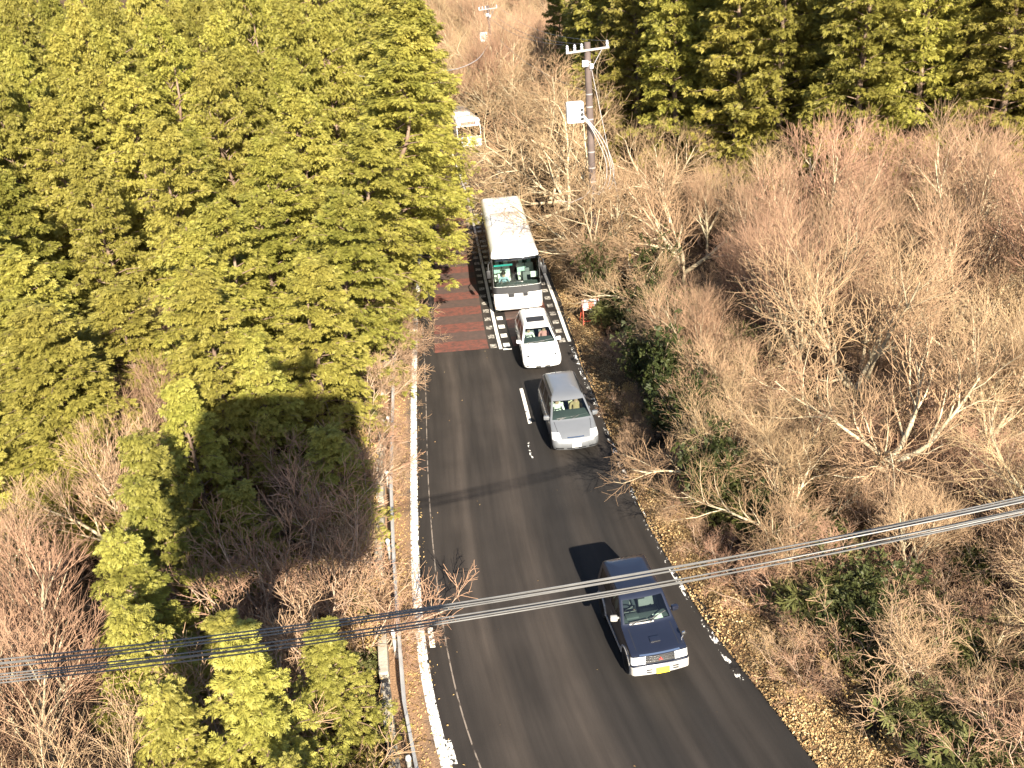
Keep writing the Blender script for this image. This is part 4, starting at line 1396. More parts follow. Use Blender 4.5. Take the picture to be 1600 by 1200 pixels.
def make_bare(seed, h, style, barkmat, twigmat, rmin=.0065):
    """leafless tree: trunk and limbs / twig crown as two meshes"""
    r = random.Random(seed)
    big, fine = [], []
    if style == 'vase':       # ascending fans of limbs
        cfg = dict(trunk=.24, limbs=5, ang=(18, 42), lens=(.58, .30, .18, .12), kids=(8, 8, 6), kang=(20, 40), upw=.10, jit=.085)
    elif style == 'spread':   # crooked wide crown
        cfg = dict(trunk=.22, limbs=4, ang=(38, 68), lens=(.62, .33, .19, .12), kids=(8, 8, 6), kang=(24, 50), upw=.07, jit=.15)
    elif style == 'lean':     # long limbs
        cfg = dict(trunk=.20, limbs=4, ang=(26, 56), lens=(.72, .34, .17, .095), kids=(10, 8, 6), kang=(28, 55), upw=.04, jit=.14)
    else:                     # thicket: many stems from the ground
        cfg = dict(trunk=.02, limbs=11, ang=(8, 55), lens=(.80, .30, .16, .10), kids=(6, 6, 4), kang=(20, 55), upw=.03, jit=.16)

    def rot(d, ang, az):
        d = Vector(d)
        u = d.orthogonal().normalized()
        w = d.cross(u)
        return (d * math.cos(ang) + (u * math.cos(az) + w * math.sin(az)) * math.sin(ang)).normalized()

    def grow(p, d, L, rad, lev):
        n = (6, 6, 4, 3, 2)[lev]
        pts = [Vector(p)]; rs = [rad]
        d = Vector(d)
        end = max(rad * (.30 if lev < 3 else .6), rmin * .7)
        dirs = [d.copy()]
        for i in range(n):
            d = (d + Vector((r.gauss(0, cfg['jit']), r.gauss(0, cfg['jit']), r.gauss(0, cfg['jit']) + cfg['upw']))).normalized()
            pts.append(pts[-1] + d * (L / n)); dirs.append(d.copy())
            rs.append(rad + (end - rad) * (i + 1) / n)
        sides = (8, 6, 4, 3, 3)[lev]
        (big if lev <= 2 else fine).append(([tuple(q) for q in pts], rs, sides))
        return pts, dirs, rs

    def sprout(pts, dirs, rs, lev):
        if lev >= 4: return
        nk = cfg['kids'][lev - 1]
        n = len(pts) - 1
        az = r.uniform(0, 6.28)
        for k in range(nk):
            s = .18 + .82 * (k + r.random()) / nk
            i = min(int(s * n), n - 1); f = s * n - i
            p = pts[i].lerp(pts[i + 1], f); d = dirs[i + 1]
            rad = rs[i] + (rs[i + 1] - rs[i]) * f
            az += 2.4 + r.gauss(0, .4)
            nd = rot(d, R(r.uniform(*cfg['kang'])), az)
            L = h * cfg['lens'][lev] * (1.15 - .55 * s) * r.uniform(.7, 1.25)
            cr = max(min(rad * .70, h * (.0, .0135, .0056, .0016)[lev]), rmin)
            a = grow(p, nd, L, cr, lev + 1)
            sprout(*a, lev + 1)

    tr = .016 * h + .03
    if style != 'thicket':
        a = grow((0, 0, -.4), (r.gauss(0, .06), r.gauss(0, .06), 1), h * cfg['trunk'] + .4, tr, 0)
        top = a[0][-1]; td = a[1][-1]
    az = r.uniform(0, 6.28)
    for k in range(cfg['limbs']):
        az += 2 * PI / cfg['limbs'] + r.gauss(0, .25)
        an = R(r.uniform(*cfg['ang']))
        L = h * cfg['lens'][0] * r.uniform(.8, 1.15)
        if style == 'thicket':
            o = Vector((r.gauss(0, .25), r.gauss(0, .25), -.3)); d = rot((0, 0, 1), an, az); rr = .006 * h + .008
        else:
            o = a[0][-1] if k < 3 else a[0][-2]; d = rot(td, an, az); rr = tr * r.uniform(.5, .72)
        b = grow(o, d, L, rr, 1)
        sprout(*b, 1)
    return tubes_mesh('trunk', big, barkmat), tubes_mesh('crown', fine, twigmat, smooth=False)


def make_leafy(seed, h, rad, kind, leafmat, n=900, size=.16, stems=9):
    r = np.random.default_rng(seed)
    lines = []
    tips = []
    for s in range(stems):
        a = r.uniform(0, 2 * PI); rr = rad * r.uniform(.3, 1.0); hh = h * r.uniform(.6, 1.0)
        pts = [(0 + r.normal(0, .08), r.normal(0, .08), -.2)]
        for k in range(1, 5):
            f = k / 4
            pts.append((math.cos(a) * rr * f ** 1.3 + r.normal(0, .04), math.sin(a) * rr * f ** 1.3 + r.normal(0, .04), hh * (1 - (1 - f) ** 1.7)))
        lines.append((pts, [.018, .014, .011, .008, .004], 4))
        tips.append(np.array(pts))
    O = []
    for i in range(n):
        p = tips[i % stems]
        f = r.uniform(1.2, 4.0); k = min(int(f), 3); q = p[k] + (p[k + 1] - p[k]) * (f - k)
        O.append(q + r.normal(0, 1, 3) * np.array([rad * .17, rad * .17, h * .09]))
    O = np.array(O)
    D = O * np.array([1, 1, .1]) + r.normal(0, .6, (n, 3)) * rad * .6 + 1e-4
    Nn = np.array([0, 0, 1.]) + r.normal(0, .5, (n, 3))
    S = size * r.uniform(.6, 1.3, n)
    T = [spray_template(kind, seed * 10 + i) for i in range(3)]
    pick = r.integers(0, 3, n)
    Q = np.concatenate([place_sprays(T[i], O[pick == i], D[pick == i], Nn[pick == i], S[pick == i]) for i in range(3)])
    return tubes_mesh('stems', lines, M['bark_shrub']), quads_mesh('foliage', Q, leafmat)


CYP = [make_cypress(11 + i, 10.0, 2.6, .16, M['leaf_cypress'], nb=84, clusters=7, per=34, size=.178, round_=.56, tuft=.27) for i in range(3)]
CYPT = [make_cypress(31 + i, 16.0, 3.1, .12, M['leaf_cypress_dark'], nb=112, clusters=7, per=22, size=.27, round_=.55, tuft=.34) for i in range(3)]
CYPY = [make_cypress(51 + i, 6.5, 2.0, .12, M['leaf_young'], nb=62, clusters=6, per=30, size=.15, round_=.75, tuft=.22) for i in range(3)]
VASE = [make_bare(71 + i, 8.0, 'vase', M['bark_pale'], M['twig_pink'], .0062) for i in range(3)]
SPREAD = [make_bare(81 + i, 7.5, 'spread', M['bark_pale'], M['twig_tan'], .0062) for i in range(3)]
LEAN = [make_bare(91 + i, 9.0, 'lean', M['bark_pale'], M['twig_tan'], .0085) for i in range(2)]
THICK = [make_bare(101 + i, 3.2, 'thicket', M['bark_shrub'], M['twig_pink'], .0055) for i in range(3)]
SHRUB = [make_leafy(111 + i, 2.2, 1.1, 'oval', M['leaf_shrub'], 700, .17, 10) for i in range(3)]
BAMB = [make_leafy(121 + i, 1.5, 1.0, 'lance', M['leaf_bamboo'], 330, .30, 14) for i in range(3)]
DRY = [make_leafy(131 + i, 1.6, .9, 'oval', M['leaf_dry'], 420, .12, 12) for i in range(2)]


def plant(name, meshes, parts, x, y, label, cat, group=None, s=1.0, sz=None, rz=None, tilt=(0, 0), dz=0.0):
    o = empty(name, (x, y, float(gz(x, y)) + dz), rng.uniform(0, 6.28) if rz is None else rz)
    o.scale = (s, s, sz or s)
    if tilt != (0, 0):
        o.rotation_mode = 'XYZ'
        # lean first turned about z, then tipped in world axes
        q = Matrix.Rotation(tilt[0], 4, 'X') @ Matrix.Rotation(tilt[1], 4, 'Y') @ Matrix.Rotation(o.rotation_euler.z, 4, 'Z')
        o.rotation_euler = q.to_euler()
    tag(o, label, cat, group)
    for nm, me in zip(parts, meshes):
        link(bpy.data.objects.new(nm, me), o)
    return o


ORD = ['nearest', 'second', 'third', 'fourth', 'fifth', 'sixth', 'seventh', 'eighth', 'ninth', 'tenth', 'eleventh', 'twelfth', 'thirteenth', 'fourteenth', 'fifteenth', 'sixteenth', 'seventeenth', 'eighteenth', 'nineteenth', 'twentieth']
TC = ('trunk', 'crown')
SF = ('stems', 'foliage')
BANDS = [(0, 19, 'alongside the blue off-roader'), (19, 24, 'just beyond the blue off-roader'), (24, 29, 'just before the silver minivan'), (29, 34, 'level with the silver minivan'), (34, 41, 'level with the white people carrier'), (41, 47, 'level with the coach front'), (47, 54, 'level with the coach rear'), (54, 99, 'beyond the coach')]


def band(y):
    for a, b, nm in BANDS:
        if a <= y < b: return nm
    return 'alongside the blue off-roader'


TREES = []


def free(x, y, d):
    for (a, b) in TREES:
        if (a - x) ** 2 + (b - y) ** 2 < d * d: return False
    TREES.append((x, y))
    return True


# ---- cypress wall along the left road edge
G = 'cypresses of the first row overhanging the left lane'
FIRST = [(-7.6, 29.6, 8.2, 1.0), (-7.2, 34.2, 9.4, 1.2), (-6.9, 39.4, 10.6, 1.4), (-6.0, 44.8, 12.2, 1.7), (-5.9, 50.8, 13.4, 1.8), (-6.3, 57.0, 14.6, 1.9), (-7.3, 63.5, 15.4, 1.7),
         (-8.8, 70.0, 16.2, 1.6), (-10.2, 77, 16.2, 1.4), (-12, 84, 16.6, 1.4), (-13.5, 91, 16.5, 1.25), (-15.5, 99, 17, 1.3)]
for k, (x, y, h, s) in enumerate(FIRST):
    free(x, y, .1)
    plant('cypress_tree', CYP[int(rng.integers(3))], TC, x, y, (ORD[k] if k else 'nearest') + ' bright cypress of the row overhanging the left lane, counted up the road', 'tree', G, s, h / 10 * 1.05, tilt=(0, .15))

# ---- the plantation behind it
G = 'cypresses of the plantation left of the road'
y = 27.0
row = 0
pos = 0
while y < 104:
    sp = 3.8 + (y - 27) * .016
    x = -10.2 - (y - 60) * .09 * (y > 60)
    while x > -14 - y * .62:
        px, py = x + rng.normal(0, .45), y + rng.normal(0, .5)
        gap = (abs(px + 15.3) < 2.3 and abs(py - 35.5) < 2.8) or (px < -16 and py < 29)
        if x > -10.3 - 30 * (y > 60) * 0: pos = 0
        if not gap and free(px, py, 2.9):
            pos += 1
            h = min(8.2 + (py - 26) * .235, 18.5 + max(0, py - 85) * .12) * rng.uniform(.86, 1.12)
            plant('cypress_tree', CYP[int(rng.integers(3))], TC, px, py, ('cypress of the left plantation, %s row from the front, %s from the road' % ('front' if row == 0 else ORD[row], 'first' if pos == 1 else ORD[pos - 1])).replace('front row from the front', 'front row') if row < 3 and pos <= 20 else 'cypress deep in the left plantation, in its %s row from the front' % ORD[min(row, 19)], 'tree', G + ', row %d' % (row + 1) if row >= 3 or pos > 20 else G, rng.uniform(1.0, 1.25), h / 10)
        x -= sp
    y += sp * .92
    row += 1

# ---- younger and nearer trees at the lower left
for (x, y, h, s, lab) in [
    (-14.6, 26.3, 8.2, 1.05, 'dark green cypress standing alone left of the pinkish thicket'),
    (-17.8, 24.2, 8.0, 1.05, 'dark green cypress at the left picture edge below the plantation'),
    (-16.8, 29.6, 8.6, 1.1, 'shaded cypress at the foot of the plantation on the far left'),
    (-20.5, 28.5, 8.8, 1.1, 'cypress in the lower left corner of the plantation')]:
    free(x, y, .1)
    plant('cypress_tree', CYP[int(rng.integers(3))], TC, x, y, lab, 'tree', None, s, h / 10)
for (x, y, h, s, lab) in [
    (-9.9, 24.2, 6.9, 1.0, 'young yellow-green cypress just left of the gondola shadow, uppermost of three in a line'),
    (-9.8, 20.8, 6.8, 1.0, 'young yellow-green cypress just left of the gondola shadow, second in the line'),
    (-9.2, 17.2, 6.2, .95, 'young yellow-green cypress just left of the gondola shadow, lowest in the line'),
    (-8.0, 22.0, 4.4, .85, 'young cypress darkened by the left side of the gondola shadow'),
    (-9.3, 19.1, 6.4, .9, 'young yellow-green cypress wedged between the second and lowest of the line left of the shadow'),
    (-8.3, 15.0, 5.8, .9, 'young yellow-green cypress at the foot of the line left of the gondola shadow'),
    (-7.0, 16.4, 4.2, .9, 'young cypress under the lower left corner of the gondola shadow'),
    (-5.6, 23.6, 4.8, 1.0, 'young cypress under the upper right corner of the gondola shadow'),
    (-8.3, 27.0, 7.0, 1.0, 'young cypress lit just above the gondola shadow'),
    (-6.7, 12.4, 5.9, .8, 'yellow-green cypress behind the cables at the lower left'),
    (-5.4, 13.0, 6.4, .95, 'low yellow-green cypress striped by the cable shadows'),
    (-4.5, 15.2, 4.4, .75, 'small yellow-green cypress beside the guardrail below the gondola shadow'),
    (-4.5, 11.3, 4.8, .62, 'lowest yellow-green cypress at the bottom of the picture, under the cables')]:
    free(x, y, .1)
    plant('young_cypress', CYPY[int(rng.integers(3))], TC, x, y, lab, 'tree', None, s, h / 6.5)

# ---- bare trees and thickets on the left
for (x, y, h, lab) in [
    (-12.3, 24.0, 5.6, 'pinkish bare tree between the dark cypress and the young cypresses'),
    (-13.0, 27.6, 6.2, 'pinkish bare tree at the foot of the left plantation'),
    (-15.3, 35.6, 6.2, 'crooked bare tree in the gap of the left plantation'),
    (-12.0, 16.6, 6.2, 'pinkish bare tree at the left picture edge beside the young cypresses'),
    (-10.6, 13.8, 6.2, 'bare tree with pale trunk at the lower left picture edge'),
    (-8.6, 11.0, 5.6, 'bare tree with pale trunk behind the cables at the lower left'),
    (-9.4, 9.6, 5.4, 'bare tree with pale trunk in the lower left corner'),
    (-6.6, 9.4, 5.4, 'bare tree with forked pale trunk at the bottom left, below the cables'),
    (-5.3, 9.0, 4.8, 'bare tangled tree at the bottom of the picture, left of the lowest cypress'),
    (-3.6, 9.6, 4.4, 'bare tangled tree at the bottom of the picture, against the guardrail'),
    (-13.6, 19.2, 6.0, 'pinkish bare tree on the far left below the dark cypress')]:
    free(x, y, .1)
    plant('bare_tree', VASE[int(rng.integers(3))], TC, x, y, lab, 'tree', None, h / 8.0)
for (x, y, s, lab) in [
    (-5.9, 20.0, 1.6, 'reddish bare thicket in the middle of the gondola shadow'), (-5.3, 17.4, 1.35, 'bare thicket in the lower right of the gondola shadow'),
    (-7.0, 18.8, 1.55, 'bare thicket at the heart of the gondola shadow, left of the reddish one'), (-6.3, 22.4, 1.6, 'bare thicket under the top edge of the gondola shadow'),
    (-7.2, 25.4, 1.4, 'pinkish bare thicket lit along the top of the gondola shadow'), (-6.3, 14.4, 1.5, 'bare thicket left of the cable-striped cypress, below the gondola shadow'), (-7.6, 12.6, 1.5, 'pale bare thicket behind the cables at the lower left'), (-4.9, 20.9, 1.1, 'bare thicket between the gondola shadow and the guardrail')]:
    plant('bare_thicket', THICK[int(rng.integers(3))], TC, x, y, lab, 'bush', None, s, s * 1.15)
G = 'bare thickets on the left bank'
for k in range(64):
    y = rng.uniform(8, 27); x = float(rail_x(y)) - 1.7 - abs(rng.normal(0, 4.5))
    plant('bare_thicket', THICK[int(rng.integers(3))], TC, x, y, 'pinkish leafless thicket on the bank left of the guardrail', 'bush', G, rng.uniform(.55, 1.0))
G = 'dry leafy bushes along the guardrail'
for k in range(34):
    y = 9 + k * .75; x = float(rail_x(y)) - .75 - rng.uniform(0, .9)
    plant('dry_bush', DRY[k % 2] if k % 3 else BAMB[k % 3], SF, x, y, 'straw-coloured leafy bush pressed against the back of the guardrail', 'bush', G, rng.uniform(.55, .9), dz=-.1)
# twigs reaching over the rail and the white line
for (x, y, s, ty, lab) in [(-5.6, 33.6, .95, 50, 'bare twigs reaching from the cypress edge over the left white line'), (-5.1, 29.4, .65, 55, 'bare twigs hanging over the rail halfway along the left white line'),
                           (-4.9, 26.6, .55, 55, 'bare twigs arching low over the left shoulder'), (-3.7, 18.6, .5, 62, 'bare twigs reaching over the road below the cables'), (-5.7, 40.5, 1.0, 48, 'pale bare twigs over the red bands in the left lane'), (-5.6, 37.0, .95, 50, 'pale bare twigs over the first red band')]:
    plant('bare_shrub', THICK[int(rng.integers(3))], TC, x, y, lab, 'bush', None, s, tilt=(0, R(ty)), dz=.5)

# ---- tall cypress wood on the right
G = 'tall dark cypresses behind the bare wood on the right'
FR = [(8.8, 72), (11.0, 66.5), (12.6, 61), (15.0, 56.5), (17.2, 52.5), (19.8, 49.5), (22.8, 47), (26.2, 45), (29.8, 43.6), (33.6, 42.6), (37.5, 42)]
for k, (x, y) in enumerate(FR):
    x += rng.normal(0, .4); y += rng.normal(0, 1.0)
    free(x, y, .1)
    plant('cypress_tree', CYPT[int(rng.integers(3))], TC, x, y, 'tall dark cypress, %s from the left in the front row behind the right bare wood' % ('first' if k == 0 else ORD[k]), 'tree', G, rng.uniform(1.0, 1.2), rng.uniform(17, 19.5) / 16)
for k in range(1600):
    y = 46 + 46 * rng.random(); x = 8 + (4 + y * .6) * rng.random()
    fx = np.interp(y, [42, 45, 49.5, 56.5, 66.5, 72, 95], [38, 27, 19.8, 15, 11.0, 8.8, 5.5])
    if x > fx + 2.0 and free(x, y, 3.7):
        plant('cypress_tree', CYPT[int(rng.integers(3))], TC, x, y, 'tall dark cypress behind the front row on the right, %s of that wood' % ('left end' if x / y < .3 else 'middle' if x / y < .5 else 'right end'), 'tree', G + (', left end' if x / y < .3 else ', middle' if x / y < .5 else ', right end'), rng.uniform(.95, 1.2), rng.uniform(16.5, 19.5) / 16)
G = 'green cypresses left of the utility pole'
for (x, y, h) in [(8.5, 84, 12), (11.5, 92, 13), (8.0, 99, 13.5), (13.5, 103, 15)]:
    free(x, y, .1)
    plant('cypress_tree', CYP[int(rng.integers(3))], TC, x, y, 'lighter green cypress standing in the far wood just left of the utility pole', 'tree', G, 1.25, h / 10)

# ---- bare wood on the right
for (x, y, h, ms, rz, tilt, lab) in [
    (9.2, 43.0, 8.2, SPREAD[0], 0.6, (0, -.10), 'big crooked bare tree with a thick pale trunk, right of the coach'),
    (5.9, 44.6, 7.6, LEAN[0], 2.2, (0, -.62), 'bare tree leaning left towards the coach from the road edge'),
    (7.2, 52.0, 9.2, LEAN[1], .8, (0, -.62), 'bare tree stretching long limbs over the coach roof'),
    (6.0, 58.0, 9.5, LEAN[0], 4.1, (0, -.62), 'pale-limbed bare tree leaning over the road just beyond the coach'),
    (5.6, 63.0, 10, LEAN[1], 5.0, (0, -.66), 'pale-limbed bare tree leaning over the road left of the utility pole'),
    (5.2, 68.5, 10, LEAN[0], 3.0, (0, -.62), 'pale-limbed bare tree arching over the middle of the shaded road'),
    (6.6, 74.0, 8.2, LEAN[1], 2.0, (0, -.50), 'bare tree arching over the road in front of the route bus'),
    (5.6, 81.0, 7.5, LEAN[0], 1.2, (0, -.30), 'bare tree with twigs across the right half of the route bus'),
    (14.8, 40.0, 8.0, VASE[0], 1.0, (0, .04), 'tall bare tree with upright pale forked trunk in the middle of the right wood'),
    (18.6, 35.5, 8.2, VASE[1], 2.0, (0, .05), 'tall bare tree with fanned pale limbs near the right picture edge'),
    (20.5, 30.5, 8.0, VASE[2], .3, (0, .05), 'bare tree with a cluster of pale stems at the right picture edge'),
    (11.2, 27.0, 7.6, SPREAD[1], 3.3, (0, -.06), 'bare tree with mottled trunk in the right wood above the cables')]:
    free(x, y, .1)
    st = {id(SPREAD[0]): 7.5, id(SPREAD[1]): 7.5, id(SPREAD[2]): 7.5, id(LEAN[0]): 9., id(LEAN[1]): 9.}.get(id(ms), 8.0)
    plant('bare_tree', ms, TC, x, y, lab, 'tree', None, h / st, rz=rz, tilt=tilt)
G = 'bare trees of the wood right of the road'
RB = []
for k in range(1600):
    y = 13 + 52 * rng.random(); x = float(asph_r(y)) + 2.0 + (10 + y * .55) * rng.random()
    if x > 10 + y * .62: continue
    fx = np.interp(y, [42, 45, 49.5, 56.5, 66.5, 72, 95], [38, 27, 19.8, 15, 11.0, 8.8, 5.5])
    if x > fx - 1: continue
    if free(x, y, 2.3 + .022 * y):
        near = x - float(asph_r(y))
        h = rng.uniform(5.0, 7.6) * (.68 if near < 5 else 1.0) * (.72 if y < 22 else 1)
        RB.append((near, x, y, h))
RB.sort()
cnt = {}
for near, x, y, h in RB:
    for a, b, nm in BANDS:
        if a <= y < b: break
    q = cnt.get(nm, 0); cnt[nm] = q + 1
    ms = (VASE + SPREAD + SPREAD)[int(rng.integers(9))]
    plant('bare_tree', ms, TC, x, y, 'leafless tree of the right wood %s, %s from the verge' % (nm, 'first' if q == 0 else ORD[min(q, 19)]), 'tree', G, h / 8.0)
G = 'bare trees where the road bends away at the top'
for k in range(700):
    y = 96 + 90 * rng.random(); x = -26 + 46 * rng.random() - (y - 96) * .12
    if x < float(asph_r(min(y, 150))) + 1.0 and y < 118: continue
    if free(x, y, 3.8):
        plant('bare_tree', (VASE + SPREAD)[int(rng.integers(6))], TC, x, y, 'pinkish bare tree in the far wood where the road bends away', 'tree', G, rng.uniform(1.0, 1.45))
for (x, y, h) in [(5.0, 87, 8.), (4.0, 95, 9), (6.8, 84, 8), (8, 90, 10.), (1.0, 101, 10.), (5.0, 98, 10), (8, 76, 9), (9, 68, 9)]:
    plant('bare_tree', LEAN[int(rng.integers(2))], TC, x, y, 'bare tree in the row along the right edge of the far road', 'tree', 'bare trees along the right edge of the far road', h / 9, tilt=(0, -.15))
G = 'bare thickets of the right wood'
for k in range(150):
    y = 12 + 48 * rng.random() ** 1.6; x = float(asph_r(y)) + 2.2 + (9 + y * .5) * rng.random()
    plant('bare_thicket', THICK[int(rng.integers(3))], TC, x, y, 'low leafless thicket under the right bare trees ' + band(y), 'bush', G + ' ' + band(y), rng.uniform(.6, 1.1))
for k in range(9):
    y = 23.5 + 2.7 * k + rng.normal(0, .3); x = float(asph_r(y)) + rng.uniform(1.25, 2.1)
    if 34 < y < 42: x += 1.6
    plant('evergreen_shrub', SHRUB[k % 3], SF, x, y, 'tall dark evergreen shrub shading the verge, %s counted up the road' % ORD[k], 'bush', 'tall evergreen shrubs at the edge of the right wood', rng.uniform(1.0, 1.35), rng.uniform(1.3, 1.9))
for k in range(13):
    y = 21.0 + 2.1 * k + rng.normal(0, .4); x = float(asph_r(y)) + rng.uniform(1.6, 2.4) + (1.3 if y < 36 else 0)
    if 34 < y < 41: continue
    plant('bare_tree', (SPREAD + VASE)[k % 6], TC, x, y, 'bare tree leaning over the right verge, %s counted up the road' % ORD[k], 'tree', 'bare trees leaning over the right verge', rng.uniform(.45, .66), tilt=(0, -rng.uniform(.05, .2)))
G = 'dark evergreen shrubs along the right verge'
for k in range(24):
    y = 15 + 42 * rng.random(); x = float(asph_r(y)) + 1.9 + abs(rng.normal(0, 1.5))
    plant('evergreen_shrub', SHRUB[int(rng.integers(3))], SF, x, y, 'low dark evergreen shrub on the right verge ' + band(y), 'bush', G + ' ' + band(y), rng.uniform(.55, 1.15))
G = 'dry tufts on the right verge'
for k in range(60):
    y = 12.5 + 25 * rng.random(); x = float(asph_r(y)) + float(vw(y)) + rng.uniform(.15, .9)
    plant('dry_bush', DRY[k % 2] if k % 2 else THICK[k % 3], SF if k % 2 else TC, x, y, 'low dry brown tuft on the right verge ' + band(y), 'bush', G + ' ' + band(y), rng.uniform(.25, .55))
G = 'clumps of bamboo grass on the right bank'
for k in range(80):
    y = 11.5 + 30 * rng.random() ** 1.3; x = float(asph_r(y)) + 1.7 + abs(rng.normal(0, 2.4))
    plant('bamboo_clump', BAMB[int(rng.integers(3))], SF, x, y, 'clump of long-leaved bamboo grass on the right bank ' + band(y), 'plant', G + ' ' + band(y), rng.uniform(.5, 1.1))

# ------------------------------------------------------------------ overhead cables crossing the road
M['cable'] = simple('cable_sheath', (.13, .128, .125), .5, .2, noise=.15, spec=.6)
for i, (w, y0, z0, sl) in enumerate([('topmost', 9.0, 9.02, .090), ('second from the top', 9.05, 8.96, .098), ('third from the top', 9.0, 8.82, .094), ('lowest', 9.05, 8.75, .104)]):
    r = empty('overhead_cable', (0, y0, z0))
    tag(r, w + (' of the four twin cables crossing the picture'), 'cable', 'twin cables strung across the road')
    for sgn in (-1, 1):
        pts = []
        for x in np.arange(-26, 26.1, .8):
            z = sl * x + .0056 * x * x
            pts.append((x, .012 * sgn + .004 * math.sin(x * 1.3 + i), z + sgn * .016 * (1 + .25 * math.sin(x * .9 + 2 * i))))
        MB().tube(pts, .0096, 6).build('strand', M['cable'], r, smooth=60)

# ------------------------------------------------------------------ utility poles
M['pole'] = simple('brown_pole', (.085, .062, .055), .8, noise=.3, nscale=2)
M['porcelain'] = simple('white_porcelain', (.55, .55, .60), .25, 0, .4)
M['white_box'] = simple('white_transformer', (.72, .72, .74), .4)
M['strap'] = simple('pale_pole_band', (.26, .24, .23), .6)
M['pale_cable'] = simple('pale_cable', (.36, .34, .34), .5)


def pole(x, y, label, full=True, h=12.6):
    r = empty('utility_pole', (x, y, 0))
    tag(r, label, 'utility pole')
    MB().tube([(0, 0, -.5), (0, 0, h)], [.22, .155], 14).build('mast', M['pole'], r, smooth=40)
    arm = MB(); arm.box((0, -.14, h - .35), (2.1, .09, .10), Matrix.Rotation(R(-3), 3, 'Y')); arm.tube([(.7, -.14, h - .35), (.1, -.12, h - 1.3)], .022, 5)
    arm = arm.build('crossarm', M['strap'], r)
    for dx in (-.98, -.62, -.28, .95):
        MB().lathe([(.02, 0), (.075, .02), (.05, .08), (.08, .13), (.05, .19), (.07, .24), (.0, .30)], (dx, -.14, h - .30 - dx * -.05), 'z', 12).build('insulator', M['porcelain'], arm, smooth=40)
    for k, z in enumerate((h - .9, h - 2.4, h - 3.0, h - 3.6, h - 5.2, h - 6.0, h - 6.7, h - 7.3)):
        rr = .155 + (h - z) / (h + .5) * .065 + .008
        MB().lathe([(rr, -.03), (rr, .03)], (0, 0, z), 'z', 14).build('band', M['strap'], r, smooth=40)
    tb = MB(); tb.box((-.74, -.05, h - 3.2), (.86, .62, 1.0), None, .09)
    tb = tb.build('transformer', M['white_box'], r, smooth=40)
    mb = MB()
    for dz in (-.1, .12, .34): mb.lathe([(.07, 0), (.08, -.1), (.05, -.16)], (-.42, -.30, h - 3.4 + dz), 'y', 10)
    mb.build('bushing', M['black_trim'], tb)
    mb = MB(); mb.box((-.15, -.18, h - .95), (.3, .2, .3), None, .04); mb.box((.15, -.15, h - 1.1), (.18, .18, .24), None, .03)
    mb.build('switch', M['porcelain'], r)
    for k in range(3):
        o = .07 * k
        pts = []
        P0 = [(-.40, -.34, h - 3.5 + .12 * k), (-.05, -.40, h - 3.9 + .1 * k), (.34 + 1.6 * o, -.38, h - 4.7 + o), (.66 + 2.2 * o, -.35, h - 5.6), (.70 + 2.6 * o, -.33, h - 6.4), (.5 + 2 * o, -.3, h - 7.0 - o), (.12, -.22, h - 7.3 - .6 * o)]
        for i in range(len(P0) - 1):
            for f in np.linspace(0, 1, 5)[:-1]:
                a, b = Vector(P0[i]), Vector(P0[i + 1])
                p_, n_ = Vector(P0[max(i - 1, 0)]), Vector(P0[min(i + 2, len(P0) - 1)])
                q = .5 * ((2 * a) + (b - p_) * f + (2 * p_ - 5 * a + 4 * b - n_) * f * f + (3 * a - p_ - 3 * b + n_) * f ** 3)
                pts.append(q)
        pts.append(Vector(P0[-1]))
        MB().tube(pts, .022, 6).build('loop_cable', M['pale_cable'], r, smooth=60)
    if full:
        MB().tube([(.1, -.1, h - .9), (1.3, -.6, h - 8.0), (1.9, -.9, .0)], .014, 5).build('guy_wire', M['pale_cable'], r)
        MB().tube([(0, -.1, h - 7.0), (-.5, -.3, h - 7.4), (-1.2, -.8, h - 7.5), (-2.0, -1.4, h - 7.2)], .02, 5).build('service_cable', M['pale_cable'], r)
    return r


pole(5.0, 45.8, 'brown utility pole with crossarm, white transformer and looping cables, right of the road')
pole(.9, 108.0, 'far utility pole with white transformer above the bare trees at the top', full=False)
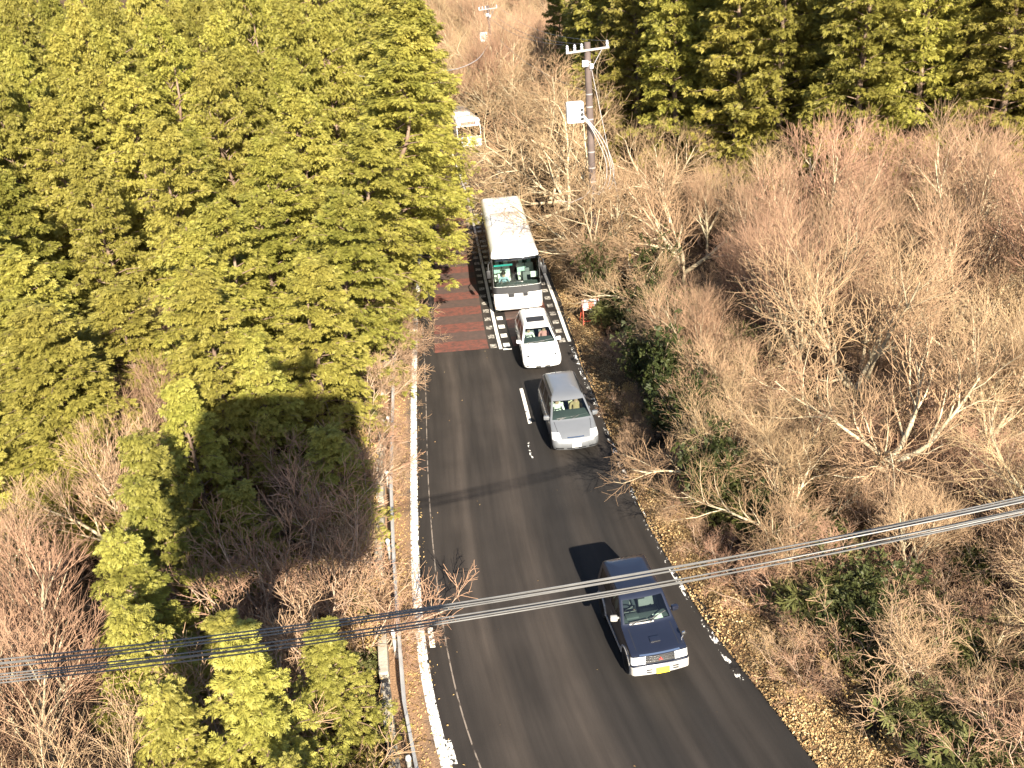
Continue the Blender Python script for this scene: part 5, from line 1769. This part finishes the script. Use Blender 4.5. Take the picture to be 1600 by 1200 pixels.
# wires between the two poles
for i, (dx, z0) in enumerate([(-.98, 12.55), (-.28, 12.55), (.95, 12.6), (0, 10.3)]):
    pts = []
    for f in np.linspace(0, 1, 17):
        a = Vector((5.0 + dx, 45.7, z0)); b = Vector((.9 + dx, 107.9, z0 + .1))
        p = a.lerp(b, f); p.z -= 4 * .9 * f * (1 - f)
        pts.append(p)
    o = MB().tube(pts, .011, 5).build('power_wire', M['cable'])
    tag(o, 'thin wire strung between the two utility poles', 'wire', 'wires between the utility poles')
mb = MB()
pts = []
P0 = [Vector(q) for q in ((-8.55, 63.3, 10.4), (-3.9, 74.0, 9.35), (-.69, 84.75, 8.95), (.95, 107.9, 9.3))]
for i in range(3):
    for f in np.linspace(0, 1, 7)[:-1]:
        q = P0[i].lerp(P0[i + 1], f); q.z -= 1.2 * f * (1 - f); pts.append(q)
pts.append(P0[-1])
o = mb.tube(pts, .03, 6).build('slack_cable', M['pale_cable'])
tag(o, 'pale slack cable coming out of the left cypresses over the bare branches', 'cable')

# ------------------------------------------------------------------ work barrier on the right verge
M['red_paint'] = simple('red_painted_steel', (.42, .07, .035), .5, noise=.2)
def barrier():
    x, y = 4.1, 40.8
    r = empty('work_barrier', (x, y, float(gz(x, y)) + .1), .12)
    tag(r, 'folding red-legged work barrier with a white board, standing under the trees on the right verge', 'barrier')
    for s in (-1, 1):
        for q in (-1, 1):
            MB().tube([(s * .36, .08 * q, 1.30), (s * .46, .42 * q, -.05)], .026, 6).build('leg', M['red_paint'], r)
    MB().tube([(-.40, -.16, .9), (.40, -.16, .9)], .022, 6).build('cross_rail', M['red_paint'], r); MB().tube([(-.44, -.34, .3), (.44, -.34, .3)], .022, 6).build('cross_rail', M['red_paint'], r)
    b = MB().box((0, -.11, 1.05), (.84, .03, .50), Matrix.Rotation(R(-14), 3, 'X'), .01).build('board', M['paint_white'], r)
    MB().box((.02, -.135, 1.02), (.30, .012, .34), Matrix.Rotation(R(-14), 3, 'X'), .005).build('marking', M['red_paint'], b)
    MB().lathe([(.0, 0), (.07, .01), (.09, .06), (.07, .12), (0, .14)], (0, -.20, .62), 'z', 12).build('lamp', M['black_trim'], r)
barrier()
M['yellow_tape'] = simple('yellow_tape', (.75, .60, .04), .5)
for (x, y, z, lab) in [(6.6, 44.5, 2.1, 'upper yellow tape tied to a stem right of the work barrier'), (6.7, 41.9, 1.6, 'lower yellow tape tied to a stem right of the work barrier')]:
    mb = MB(); mb.tube([(0, 0, .3), (.03, -.03, .0), (-.02, -.05, -.35)], .03, 5); mb.box((0.02, -.03, .12), (.12, .03, .14))
    o = mb.build('yellow_tape', M['yellow_tape']); o.location = (x, y, z)
    tag(o, lab, 'tape')
